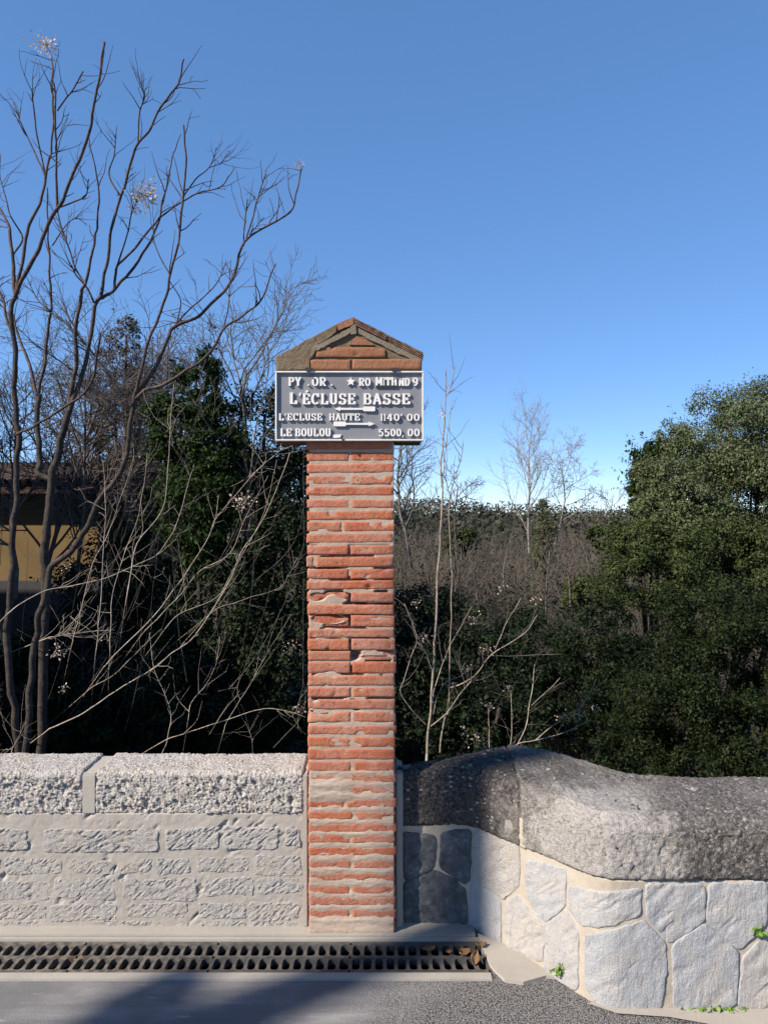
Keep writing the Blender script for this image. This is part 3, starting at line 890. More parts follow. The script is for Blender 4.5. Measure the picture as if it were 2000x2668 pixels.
# coarse mortar skin on the gable face
def tri_field(name, poly, y, mat, parent, step=0.006, amp=0.006, seed=0, back=0.03):
    xs = [p[0] for p in poly]; zs = [p[1] for p in poly]
    n = 70; c = np.array([np.mean(xs), np.mean(zs)])
    pts = np.array(poly, float)
    d = np.linalg.norm(np.roll(pts, -1, 0) - pts, axis=1); cum = np.concatenate([[0], np.cumsum(d)])
    cl = np.vstack([pts, pts[:1]]); tt = np.linspace(0, cum[-1], n, endpoint=False)
    bx = np.interp(tt, cum, cl[:, 0]); bz = np.interp(tt, cum, cl[:, 1])
    bx = bx + (vnoise(tt * 60, tt * 0, seed) - .5) * 0.006; bz = bz + (vnoise(tt * 60, tt * 0, seed + 4) - .5) * 0.004
    ts = np.linspace(0, 1, 16)[1:]
    X = [np.array([c[0]])]; Z = [np.array([c[1]])]; T = [np.array([0.0])]
    for t in ts:
        X.append(c[0] + (bx - c[0]) * t); Z.append(c[1] + (bz - c[1]) * t); T.append(np.full(n, t))
    X = np.concatenate(X); Z = np.concatenate(Z); T = np.concatenate(T)
    Y = y + (fbm(X * 40, Z * 40, seed, 4, .6) - .5) * 2 * amp + np.where(T > 0.97, 0.004, 0)
    V = np.stack([X, Y, Z], -1)
    Vb = np.stack([X[-n:], np.full(n, y + back), Z[-n:]], -1)
    j = list(range(n)); f = [(0, 1 + (a + 1) % n, 1 + a) for a in j]
    for r in range(len(ts)):
        a0 = 1 + r * n; b0 = 1 + (r + 1) * n
        f += [(a0 + a, a0 + (a + 1) % n, b0 + (a + 1) % n, b0 + a) for a in j]
    import bmesh
    me = mesh_np(name, np.concatenate([V, Vb]), f)
    bm = bmesh.new(); bm.from_mesh(me); bmesh.ops.recalc_face_normals(bm, faces=bm.faces); bm.to_mesh(me); bm.free()
    return link(name, me, mat, parent)
tri_field('mortar_bed', [(HX0, ZZ(966, PD)), (XX(1096, PD), ZZ(966, PD)), (XX(1096, PD), ZZ(932, PD)), (XX(918, PD), ZZ(848, PD)), (HX0, ZZ(935, PD))], PD - 0.002, MT['capmortar'], pillar, amp=0.004, seed=41)
for (a, b, ya, yb) in ((809, 913, 938, 964), (918, 1097, 937, 962), (824, 1005, 906, 932)):
    bn += 1
    link('brick', brick_mesh(XX(a, PD), XX(b, PD), ZZ(yb, PD), ZZ(ya, PD), PD - 0.010, 0.12, bn * 7, 0.4, 0.0), MT['cap_brick'], pillar)
link('brick', prism([(XX(909, PD), ZZ(899, PD)), (XX(976, PD), ZZ(901, PD)), (XX(936, PD), ZZ(878, PD)), (XX(928, PD), ZZ(877, PD))], PD - 0.009, PD + 0.1, 0.001), MT['cap_brick'], pillar)
# raking pointing either side of the gable face
def rake(x0p, y0p, x1p, y1p, wpx, y, mat, name, dep, jit=0.0012):
    ax, az, bx_, bz_ = XX(x0p, PD), ZZ(y0p, PD), XX(x1p, PD), ZZ(y1p, PD)
    w = wpx / F * PD
    dx, dz = bx_ - ax, bz_ - az; L = math.hypot(dx, dz); nx_, nz_ = -dz / L, dx / L
    if nz_ > 0: nx_, nz_ = -nx_, -nz_
    n = 16; top = []; bot = []
    for i in range(n + 1):
        t = i / n
        top.append((ax + dx * t + random.uniform(-jit, jit), az + dz * t + random.uniform(-jit, jit)))
        bot.append((ax + dx * t + nx_ * w + random.uniform(-jit, jit), az + dz * t + nz_ * w + random.uniform(-jit, jit)))
    return link(name, prism(top + bot[::-1], y, y + dep), mat, pillar)
rake(921, 848, 1100, 936, 15, PD - 0.0085, MT['gablepoint'], 'pointing', 0.06, .0028)
rake(915, 854, 812, 908, 13, PD - 0.0125, MT['gablepoint'], 'pointing', 0.06, .0028)
# roof tiles: three thin courses on the right slope, one tile and a mortar haunch on the left
rf = empty('roof', (AX, PD + 0.09, HAP)); rf.parent = pillar; rf.location = Vector((AX, PD + 0.09, HAP)) - pillar.location
def roof_link(name, me, mat):
    o = bpy.data.objects.new(name, me); col.objects.link(o); me.materials.append(mat); o.parent = rf
    o.location = -Vector((AX, PD + 0.09, HAP)); return o
def slope_slab(x0p, y0p, x1p, y1p, tpx, y0, y1, seed):
    r = random.Random(seed)
    ax, az, bx_, bz_ = XX(x0p, PD), ZZ(y0p, PD), XX(x1p, PD), ZZ(y1p, PD)
    w = tpx / F * PD; dx, dz = bx_ - ax, bz_ - az; L = math.hypot(dx, dz); nx_, nz_ = -dz / L, dx / L
    if nz_ > 0: nx_, nz_ = -nx_, -nz_
    n = 8; top, bot = [], []
    for i in range(n + 1):
        t = i / n; j = lambda: r.uniform(-0.0012, 0.0012)
        top.append((ax + dx * t + j(), az + dz * t + j())); bot.append((ax + dx * t + nx_ * w + j(), az + dz * t + nz_ * w + j()))
    return prism(top + bot[::-1], y0, y1)
for k, (t0, off) in enumerate(((4.6, 0.0), (4.8, 5.4), (4.2, 11.0))):
    for a, b, dd in ((0.0, 0.47, 0.0), (0.485, 1.0, 0.004)):
        x0p, y0p, x1p, y1p = 922, 831 + off, 1102, 921 + off
        xa, ya_ = x0p + (x1p - x0p) * a, y0p + (y1p - y0p) * a; xb, yb_ = x0p + (x1p - x0p) * b, y0p + (y1p - y0p) * b
        roof_link('tile', slope_slab(xa, ya_, xb, yb_, t0, PD - 0.022 + k * 0.003 + dd, PD + 0.196, k * 5 + 1), MT['cap_tile'])
roof_link('tile', slope_slab(876, 848, 921, 829, 17, PD - 0.016, PD + 0.195, 77), MT['cap_brick'])
haunch = [(XX(719, PD), ZZ(966, PD)), (XX(719, PD), ZZ(930, PD)), (XX(760, PD), ZZ(908, PD)), (XX(820, PD), ZZ(876, PD)), (XX(878, PD), ZZ(846, PD)), (XX(880, PD), ZZ(866, PD)), (XX(835, PD), ZZ(897, PD)), (XX(818, PD), ZZ(925, PD)), (XX(806, PD), ZZ(940, PD)), (XX(806, PD), ZZ(966, PD))]
tri_field('mortar_haunch', haunch, PD - 0.012, MT['capmortar'], pillar, amp=0.004, seed=61, back=0.2)
link('mortar_ridge', prism([(XX(913, PD), ZZ(833, PD)), (XX(925, PD), ZZ(833, PD)), (XX(927, PD), ZZ(872, PD)), (XX(914, PD), ZZ(874, PD))], PD - 0.0145, PD + 0.03, 0.002), MT['gablepoint'], pillar)

# ================================================================== ROAD SIGN
SD = 2.772
sign = empty('road_sign', (XX(910, SD), SD, ZZ(1148, SD)))
tag(sign, 'grey rectangular road sign with raised white letters and two arrows on the brick pillar', 'sign')
sx0, sx1, sz0, sz1 = XX(718, SD), XX(1103, SD), ZZ(1149, SD), ZZ(968, SD)
link('panel', box_mesh(sx0 + 0.004, sx1 - 0.004, SD, SD + 0.016, sz0 + 0.004, sz1 - 0.004), MT['panel'], sign)
fw = 0.0058
link('frame', box_mesh(sx0, sx1, SD - 0.011, SD + 0.019, sz1 - fw, sz1, 0.001), MT['white'], sign)
link('frame', box_mesh(sx0, sx1, SD - 0.011, SD + 0.019, sz0, sz0 + fw, 0.001), MT['white'], sign)
link('frame', box_mesh(sx0, sx0 + fw, SD - 0.0105, SD + 0.019, sz0 + fw - 0.0005, sz1 - fw + 0.0005, 0.001), MT['white'], sign)
link('frame', box_mesh(sx1 - fw, sx1, SD - 0.0105, SD + 0.019, sz0 + fw - 0.0005, sz1 - fw + 0.0005, 0.001), MT['white'], sign)

def arc(cx, cy, rx, ry, a0, a1, n=10):
    return [(cx + rx * math.cos(math.radians(a0 + (a1 - a0) * i / n)), cy + ry * math.sin(math.radians(a0 + (a1 - a0) * i / n))) for i in range(n + 1)]
def sf(*xs): return [('s', x, y) for (x, y) in xs]
G = {}
G['L'] = [[(.28, 0), (.28, 1)], [(.12, .04), (.85, .04)], [(.80, 0), (.80, .30)], [(.10, .96), (.5, .96)]]
G['E'] = [[(.26, 0), (.26, 1)], [(.10, .05), (.86, .05)], [(.10, .95), (.86, .95)], [(.26, .5), (.62, .5)], [(.82, .02), (.82, .28)], [(.82, .98), (.82, .72)], [(.60, .38), (.60, .62)]]
G['\u00c9'] = G['E'] + [[(.42, 1.10), (.68, 1.28)]]
G['C'] = [arc(.5, .5, .34, .46, 40, 320, 16), [(.80, .68), (.80, 1)]]
G['O'] = [arc(.5, .5, .33, .46, 0, 360, 22)]
G['0'] = [arc(.5, .5, .30, .46, 0, 360, 22)]
G['U'] = [[(.24, 1), (.24, .30)] + arc(.5, .30, .26, .26, 180, 360, 10)[1:] + [(.76, 1)], [(.08, .96), (.40, .96)], [(.60, .96), (.92, .96)]]
G['S'] = [arc(.5, .735, .27, .22, 20, 270, 12) + arc(.5, .265, .29, .24, 90, -160, 12)[1:], [(.78, .70), (.78, .98)], [(.20, .02), (.20, .28)]]
G['B'] = [[(.24, 0), (.24, 1)], [(.08, .96), (.5, .96)] + arc(.5, .74, .26, .22, 90, -90, 8), [(.24, .52), (.5, .52)], [(.08, .04), (.5, .04)], arc(.5, .27, .32, .24, 90, -90, 8)]
G['A'] = [[(.16, 0), (.5, 1)], [(.5, 1), (.84, 0)], [(.28, .32), (.72, .32)], [(.02, .04), (.32, .04)], [(.66, .04), (.98, .04)]]
G['P'] = [[(.26, 0), (.26, 1)], [(.08, .96), (.5, .96)] + arc(.5, .72, .30, .24, 90, -90, 8) + [(.26, .48)], [(.08, .04), (.46, .04)]]
G['R'] = G['P'][:2] + [[(.08, .04), (.42, .04)], [(.48, .46), (.80, 0)], [(.70, .04), (.96, .04)]]
G['Y'] = [[(.5, 0), (.5, .5)], [(.5, .46), (.16, 1)], [(.5, .46), (.84, 1)], [(.32, .04), (.68, .04)], [(.02, .96), (.34, .96)], [(.66, .96), (.98, .96)]]
G['H'] = [[(.22, 0), (.22, 1)], [(.78, 0), (.78, 1)], [(.22, .5), (.78, .5)], [(.06, .04), (.38, .04)], [(.62, .04), (.94, .04)], [(.06, .96), (.38, .96)], [(.62, .96), (.94, .96)]]
G['T'] = [[(.5, 0), (.5, 1)], [(.10, .95), (.90, .95)], [(.12, .98), (.12, .70)], [(.88, .98), (.88, .70)], [(.32, .04), (.68, .04)]]
G['M'] = [[(.16, 0), (.16, 1)], [(.84, 0), (.84, 1)], [(.16, 1), (.5, .25)], [(.5, .25), (.84, 1)], [(.02, .04), (.30, .04)], [(.70, .04), (.98, .04)]]
G['I'] = [[(.5, 0), (.5, 1)], [(.22, .04), (.78, .04)], [(.22, .96), (.78, .96)]]
G['N'] = [[(.2, 0), (.2, 1)], [(.8, 0), (.8, 1)], [(.2, 1), (.8, 0)], [(.04, .04), (.36, .04)], [(.64, .96), (.96, .96)]]
G['D'] = [[(.24, 0), (.24, 1)], [(.08, .95), (.44, .95)] + arc(.44, .5, .38, .45, 90, -90, 12) + [(.08, .05)]]
G['K'] = [[(.22, 0), (.22, 1)], [(.26, .42), (.80, 1)], [(.42, .55), (.84, 0)], [(.06, .04), (.38, .04)], [(.06, .96), (.38, .96)], [(.70, .04), (.96, .04)]]
G['1'] = [[(.5, 0), (.5, 1)], [(.24, .80), (.5, .97)], [(.22, .04), (.78, .04)]]
G['4'] = [[(.66, 0), (.66, 1)], [(.62, .98), (.14, .32)], [(.10, .30), (.92, .30)], [(.46, .04), (.86, .04)]]
G['5'] = [[(.26, .52), (.28, .95)], [(.26, .94), (.78, .94)], arc(.46, .32, .32, .30, 140, -150, 14)]
G['9'] = [arc(.5, .68, .28, .28, 0, 360, 18), [(.78, .68), (.74, .30), (.55, .06), (.28, .06)]]
G["'"] = [[(.55, 1), (.40, .70)]]
G['.'] = [[(.5, 0), (.5, .18)]]
G[','] = [[(.58, .14), (.36, -.16)]]

def stroke_quads(line, thick, thin, W, H):
    pts = [(x * W, y * H) for x, y in line]
    closed = len(pts) > 3 and math.hypot(pts[0][0] - pts[-1][0], pts[0][1] - pts[-1][1]) < 1e-6
    n = len(pts); L, R = [], []
    for i, (x, y) in enumerate(pts):
        if closed and i in (0, n - 1): a, b = pts[-2], pts[1]
        else: a, b = pts[max(0, i - 1)], pts[min(n - 1, i + 1)]
        dx, dy = b[0] - a[0], b[1] - a[1]; l = math.hypot(dx, dy) or 1
        w = (thin + (thick - thin) * abs(dy / l) ** 1.5) / 2
        L.append((x - dy / l * w, y + dx / l * w)); R.append((x + dy / l * w, y - dx / l * w))
    return L, R
def letter_mesh(ch, W, H, h):
    V, Fc = [], []
    thick, thin = H * 0.25, H * 0.105
    if W < H * 0.55: thick = W * 0.42
    for si, line in enumerate(G[ch]):
        L, R = stroke_quads(line, thick, thin, W, H)
        n = len(L); b = len(V); hh = h - si * 0.0002
        for (x, y) in L: V.append((x, 0, y))
        for (x, y) in R: V.append((x, 0, y))
        for (x, y) in L: V.append((x, -hh, y))
        for (x, y) in R: V.append((x, -hh, y))
        for i in range(n - 1):
            l0, l1, r0, r1 = b + i, b + i + 1, b + n + i, b + n + i + 1
            L0, L1, R0, R1 = l0 + 2 * n, l1 + 2 * n, r0 + 2 * n, r1 + 2 * n
            Fc += [(L0, R0, R1, L1), (l0, L0, L1, l1), (r0, r1, R1, R0)]
        Fc += [(b, b + n, b + 3 * n, b + 2 * n), (b + n - 1, b + 3 * n - 1, b + 4 * n - 1, b + 2 * n - 1)]
    me = bpy.data.meshes.new('letter'); me.from_pydata(V, [], Fc); me.update()
    import bmesh
    bm = bmesh.new(); bm.from_mesh(me); bmesh.ops.recalc_face_normals(bm, faces=bm.faces); bm.to_mesh(me); bm.free()
    me.materials.append(MT['white'])
    return me
LH = 0.0085
def word(txt, px0, px1, pyt, pyb):
    wts = [0.45 if c in "'.,1I" else (1.18 if c == 'M' else 1.0) for c in txt]
    tot = sum(wts); x = px0
    for c, w in zip(txt, wts):
        wp = (px1 - px0) * w / tot
        W = wp * 0.97 / F * SD; H = (pyb - pyt) / F * SD
        o = bpy.data.objects.new('letter', letter_mesh(c, W, H, LH)); col.objects.link(o); o.parent = sign
        o.location = Vector((XX(x, SD), SD - 0.0002, ZZ(pyb, SD))) - sign.location
        x += wp
word('PY', 751, 786, 984, 1006); word('.', 800, 808, 984, 1006)
word('OR', 812, 851, 984, 1006); word('.', 860, 869, 984, 1006)
word('RO', 934, 966, 986, 1006); word('MITH', 978, 1034, 984, 1005)
word('ND', 1038, 1068, 986, 1006); word('9', 1073, 1090, 985, 1006)
word("L'", 753, 788, 1024, 1053); word('\u00c9CLUSE', 787, 928, 1026, 1054); word('BASSE', 945, 1070, 1026, 1054)
word("L'ECLUSE", 726, 841, 1078, 1096); word('HAUTE', 857, 939, 1078, 1096); word("1140'", 990, 1050, 1079, 1097); word('00', 1058, 1094, 1079, 1097)
word('LE', 730, 762, 1117, 1137); word('BOULOU', 769, 863, 1117, 1137); word('5500,', 985, 1053, 1118, 1137); word('00', 1060, 1094, 1118, 1137)
# star
sp = []
for i in range(10):
    r = (12.0 if i % 2 == 0 else 5.6) / F * SD; a = math.pi / 2 + i * math.pi / 5
    sp.append((XX(914, SD) + r * math.cos(a), ZZ(995, SD) + r * math.sin(a)))
link('star', prism(sp, SD - LH, SD - 0.0002), MT['white'], sign)
# underline plate under the abbreviation
link('underline', box_mesh(XX(979, SD), XX(1035, SD), SD - 0.006, SD - 0.0002, ZZ(1011, SD), ZZ(1008, SD)), MT['black_iron'], sign)
def arrow(py, x0, x1, left):
    s = 1 if left else -1
    a, b = (x0, x1) if left else (x1, x0)
    pts = [(a, 0), (a + s * 16, 6), (a + s * 15, 2.6), (a + s * 74, 2.2), (a + s * 76, 6), (b - s * 3, 6.2), (b, 5), (b, -5), (b - s * 3, -6.2), (b - s * 76 + s * 0 if False else a + s * 76, -6), (a + s * 74, -2.2), (a + s * 15, -2.6), (a + s * 16, -6)]
    link('arrow', prism([(XX(x, SD), ZZ(py - y, SD)) for x, y in pts], SD - LH, SD - 0.0002), MT['white'], sign)
arrow(1066, 871, 977, True); arrow(1105, 869, 976, False)
def clip(px, py, sgn=1):
    e = 2.0 / F * SD
    me = prism([(XX(px - 10, SD), ZZ(py - 8, SD)), (XX(px + 10, SD), ZZ(py - 8, SD)), (XX(px + 10, SD), ZZ(py - 2, SD)), (XX(px + 3.2, SD), ZZ(py - 1, SD)), (XX(px + 3, SD), ZZ(py + 9, SD)), (XX(px + 7, SD), ZZ(py + 13, SD)), (XX(px - 5, SD), ZZ(py + 13, SD)), (XX(px - 2.5, SD), ZZ(py + 8, SD)), (XX(px - 3, SD), ZZ(py - 1, SD)), (XX(px - 10, SD), ZZ(py - 2, SD))], SD - 0.017, SD - 0.0115)
    link('clip', me, MT['black_iron'], sign)
clip(805, 968); clip(1028, 969)
link('clip', prism([(XX(888, SD), ZZ(1136, SD)), (XX(892, SD), ZZ(1136, SD)), (XX(896, SD), ZZ(1150, SD)), (XX(892, SD), ZZ(1151, SD))], SD - 0.016, SD - 0.0115), MT['black_iron'], sign)
link('patch_plate', prism([(XX(868, SD), ZZ(1133, SD)), (XX(890, SD), ZZ(1132, SD)), (XX(886, SD), ZZ(1140, SD)), (XX(868, SD), ZZ(1141, SD))], SD - 0.004, SD - 0.0002), MT['white'], sign)

# ================================================================== LEFT WALL
WD = 2.835
WT = 0.607
lw = empty('stone_wall', (-1.2, 2.95, 0))
tag(lw, 'low pale granite wall with a rough chiselled coping on the left of the pillar', 'wall')
lpath = Path([(-3.4, WD), (XX(800, WD), WD)])
def ls(px): return lpath.pix(px, 2000)[0]
def lw_depth(S, Z):
    n = (fbm(S * 7, Z * 7, 71, 3) - 0.5) * 0.004 + (fbm(S * 60, Z * 60, 72, 4, .6) - .5) * 0.003
    crack = np.clip(fbm((S * .7 + Z * .7) * 22, (S * .7 - Z * .7) * 75, 75, 3) - 0.62, 0, 1) * 0.05
    rows = np.clip((fbm(S * 6, Z * 10, 76, 2) - .42) * 5, 0, 1)
    return n - crack * rows
path_sheet('mortar', lpath, 0, lpath.L, 0.0, ZZ(2119, WD), 0.006, 0.005, lw_depth, MT['render'], lw, back=0.30)
# coping core (mortar seen at the joints)
link('coping_bed', box_mesh(-3.4, XX(800, WD), WD + 0.008, WD + 0.22, ZZ(2124, WD), WT - 0.022, 0.004), MT['render'], lw)
def coping_block(s0, s1, name, seed):
    """rough chiselled block: front face, worn arris, pitted top and back as one skin"""
    zb = ZZ(2121, WD); zt = WT; thick = 0.235; r = 0.022
    prof = []
    for t in np.linspace(0, 1, 56)[:-1]: prof.append((0.004, zb + (zt - r - zb) * t, 0))
    for a in np.linspace(0, 90, 7)[:-1]: prof.append((0.004 - r + r * math.cos(math.radians(a)), zt - r + r * math.sin(math.radians(a)), 1))
    for t in np.linspace(0, 1, 70): prof.append((0.004 - r - (thick - 2 * r) * t, zt, 2))
    prof.append((0.004 - thick, zt - r, 3)); prof.append((0.004 - thick, zb, 3))
    prof = np.array(prof)
    plen = np.concatenate([[0], np.cumsum(np.hypot(np.diff(prof[:, 0]), np.diff(prof[:, 1])))])
    ns = max(8, int((s1 - s0) / 0.0034))
    ss = np.linspace(s0, s1, ns + 1)
    S, T = np.meshgrid(ss, plen)
    D = np.repeat(prof[:, 0:1], ns + 1, 1); Z = np.repeat(prof[:, 1:2], ns + 1, 1)
    kind = np.repeat(prof[:, 2:3], ns + 1, 1)
    # outward normals of the profile
    dn = np.gradient(prof[:, 0]); zn = np.gradient(prof[:, 1]); ln = np.hypot(dn, zn) + 1e-9
    nd = (zn / ln)[:, None]; nz_ = (-dn / ln)[:, None]
    a = (S * .80 + T * .60) * 58; b = (S * .60 - T * .80) * 58
    ch = worley(a * 1.35, b * 0.62, seed)                            # slanting chisel pits on the face
    pit = worley(S * 120, T * 120, seed + 3)
    front = np.clip((plen[56] - T) / 0.02, 0, 1)
    h = (fbm(S * 12, T * 12, seed, 3) - .5) * 0.010
    ch2 = worley(a * 2.6 + 5, b * 1.3, seed + 21)
    pm = np.clip((vnoise(a * .45, b * .3, seed + 30) - .30) * 4, 0, 1)
    ca, cb = a * .62, b * .30
    dent = worley(ca + 3, cb + 1, seed + 40); dm = np.clip((vnoise(ca * .8, cb * .8, seed + 41) - .42) * 5, 0, 1)
    h += front * (-np.clip(.40 - dent, 0, 1) * .032 * dm - np.clip(.36 - ch, 0, 1) * .024 * pm - np.clip(.34 - ch2, 0, 1) * .016 + (fbm(a * 1.1, b * .6, seed + 5, 4, .68) - .5) * 0.012)
    pt = np.clip((vnoise(S * 22, T * 22, seed + 31) - .35) * 4, 0, 1)
    h += (1 - front) * (-np.clip(.42 - pit, 0, 1) * 0.022 * pt + (fbm(S * 50, T * 50, seed + 8, 4, .68) - .5) * 0.008)
    ends = np.minimum(S - s0, s1 - S)
    wav = 0.010 + 0.008 * fbm(T * 20, T * 0, seed + 2, 2)
    e = np.clip(ends / wav, 0, 1); fall = -(1 - np.sqrt(np.clip(1 - (1 - e) ** 2, 0, 1))) * 0.022
    eb = np.clip(T / 0.008, 0, 1); fall += -(1 - eb) ** 2 * 0.006
    h = h + fall
    h[kind == 3] = 0
    Vv = lpath.map(S, Z + nz_ * h, D + nd * h).reshape(-1, 3)
    idx = np.arange(S.size).reshape(S.shape)
    Q = np.stack([idx[:-1, :-1], idx[:-1, 1:], idx[1:, 1:], idx[1:, :-1]], -1).reshape(-1, 4)
    o = link(name, mesh_np(name, Vv, Q), MT['granite_coping'], lw, False)
    import bmesh
    bm = bmesh.new(); bm.from_mesh(o.data)
    bmesh.ops.holes_fill(bm, edges=[e_ for e_ in bm.edges if e_.is_boundary]); bmesh.ops.recalc_face_normals(bm, faces=bm.faces)
    bm.to_mesh(o.data); bm.free()
    return o
coping_block(ls(-420), ls(218), 'coping_stone', 101)
coping_block(ls(247), ls(792), 'coping_stone', 202)
link('joint_fill', box_mesh(XX(212, WD), XX(252, WD), WD - 0.002, WD + 0.21, ZZ(2122, WD), WT - 0.010, 0.006), MT['render'], lw)
link('joint_fill', box_mesh(XX(788, WD), XX(803, WD) - 0.0, WD - 0.005, WD + 0.21, 0.01, WT - 0.012, 0.005), MT['render'], lw)

def rect(a, b, c, d, j=5):
    r = random.Random(int(a * 7 + b * 3))
    q = lambda: r.uniform(-j, j)
    return [(a + q(), b + q()), ((a + c) / 2, b + q() * .6), (c + q(), b + q()), (c + q() * .5, (b + d) / 2), (c + q(), d + q()), ((a + c) / 2 + q(), d + q() * .6), (a + q(), d + q()), (a + q() * .5, (b + d) / 2)]
rows = [([(-150, 2158, 75, 2216), (112, 2160, 412, 2217), (433, 2156, 572, 2212), (583, 2152, 727, 2210), (743, 2157, 783, 2204)], 0.0042, 0.0028),
        ([(-60, 2240, 2, 2276), (15, 2238, 165, 2276), (176, 2240, 298, 2277), (312, 2240, 395, 2276), (406, 2237, 496, 2278), (512, 2235, 652, 2272), (664, 2230, 788, 2282)], 0.0016, 0.0028),
        ([(-70, 2295, 128, 2345), (140, 2290, 302, 2342), (318, 2290, 514, 2345), (534, 2287, 660, 2332), (668, 2287, 790, 2330)], 0.0016, 0.0028),
        ([(-60, 2355, 122, 2396), (132, 2355, 304, 2400), (330, 2352, 494, 2390), (516, 2352, 640, 2396), (648, 2350, 782, 2398)], 0.0016, 0.0028),
        ([(-60, 2402, 100, 2420), (240, 2401, 490, 2422), (520, 2400, 640, 2423), (650, 2400, 776, 2422)], 0.0010, 0.0026)]
sd = 300
for row_, proud, rough in rows:
    for (a, b, c, d) in row_:
        sd += 1
        path_stone('stone', lpath, rect(a, b, c, d), MT['granite'], lw, proud=proud, rough=rough, freq=80, seed=sd, edge=0.004, n=150, k=26, streak=0.005, round_=0.13)

# ================================================================== RIGHT WALL
FD = 2.372
rw = empty('curved_wall', (0.7, 2.7, 0))
tag(rw, 'curving wall of pale polygonal stones under a rounded lichen-covered coping on the right', 'wall')
plan = [(0.03, 2.862), (0.335, 2.855), (0.705, FD + 0.006), (2.6, FD)]
rpath = Path(plan, rad=0.07)
def rw_depth(S, Z):
    return -0.0015 + (fbm(S * 30, Z * 30, 81, 4, .6) - .5) * 0.005
path_sheet('pointing', rpath, 0, rpath.L, -0.02, 0.415, 0.007, 0.007, rw_depth, MT['cream'], rw, back=0.16, smooth=True)
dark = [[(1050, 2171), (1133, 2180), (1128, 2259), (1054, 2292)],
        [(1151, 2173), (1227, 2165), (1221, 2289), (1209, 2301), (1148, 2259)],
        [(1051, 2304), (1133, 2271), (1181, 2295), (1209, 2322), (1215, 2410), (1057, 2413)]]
pale = [[(1237, 2168), (1349, 2184), (1349, 2305), (1308, 2340), (1235, 2292)],
        [(1227, 2297), (1253, 2303), (1298, 2348), (1304, 2460), (1225, 2416)],
        [(1318, 2354), (1350, 2333), (1398, 2391), (1416, 2409), (1411, 2507), (1321, 2464)],
        [(1372, 2241), (1472, 2267), (1466, 2364), (1422, 2397), (1398, 2381), (1373, 2319)],
        [(1420, 2412), (1472, 2374), (1503, 2426), (1504, 2582), (1419, 2530)],
        [(1484, 2307), (1668, 2313), (1662, 2384), (1574, 2411), (1513, 2406), (1482, 2359)],
        [(1684, 2305), (1832, 2306), (1832, 2399), (1744, 2457), (1686, 2388)],
        [(1526, 2438), (1581, 2429), (1675, 2401), (1729, 2460), (1731, 2529), (1717, 2632), (1570, 2630), (1528, 2566)],
        [(1752, 2465), (1834, 2408), (1920, 2482), (1913, 2622), (1756, 2630)],
        [(1847, 2304), (1994, 2299), (1994, 2402), (1925, 2475), (1845, 2402)],
        [(1938, 2494), (1979, 2450), (2070, 2436), (2140, 2470), (2136, 2630), (1922, 2624)],
        [(2006, 2300), (2140, 2300), (2150, 2420), (2075, 2428), (2006, 2402)]]
def grow_poly(p, g):
    c = np.mean(np.array(p, float), 0); return [tuple(np.array(q) + (np.array(q) - c) / np.linalg.norm(np.array(q) - c) * g) for q in p]
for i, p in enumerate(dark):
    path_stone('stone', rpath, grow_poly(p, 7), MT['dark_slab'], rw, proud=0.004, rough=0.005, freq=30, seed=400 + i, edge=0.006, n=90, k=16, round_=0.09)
for i, p in enumerate(pale):
    path_stone('stone', rpath, grow_poly(p, 7), MT['granite'] if i == 0 else MT['slab'], rw, proud=0.0035, rough=0.0032, freq=26, seed=420 + i, edge=0.005, n=110, k=18, streak=0.0035, round_=0.08)
# body behind the face
def poly_prism(pts, z0, z1):
    n = len(pts)
    me = bpy.data.meshes.new('prism')
    me.from_pydata([(x, y, z0) for x, y in pts] + [(x, y, z1) for x, y in pts], [], [tuple(range(n - 1, -1, -1)), tuple(range(n, 2 * n))] + [(i, (i + 1) % n, n + (i + 1) % n, n + i) for i in range(n)])
    me.update(); return me
front_c = [tuple(p) for p in rpath.p]
backline = [(2.6, 2.76), (0.96, 2.76), (0.62, 3.04), (0.40, 3.0), (0.03, 2.90)]
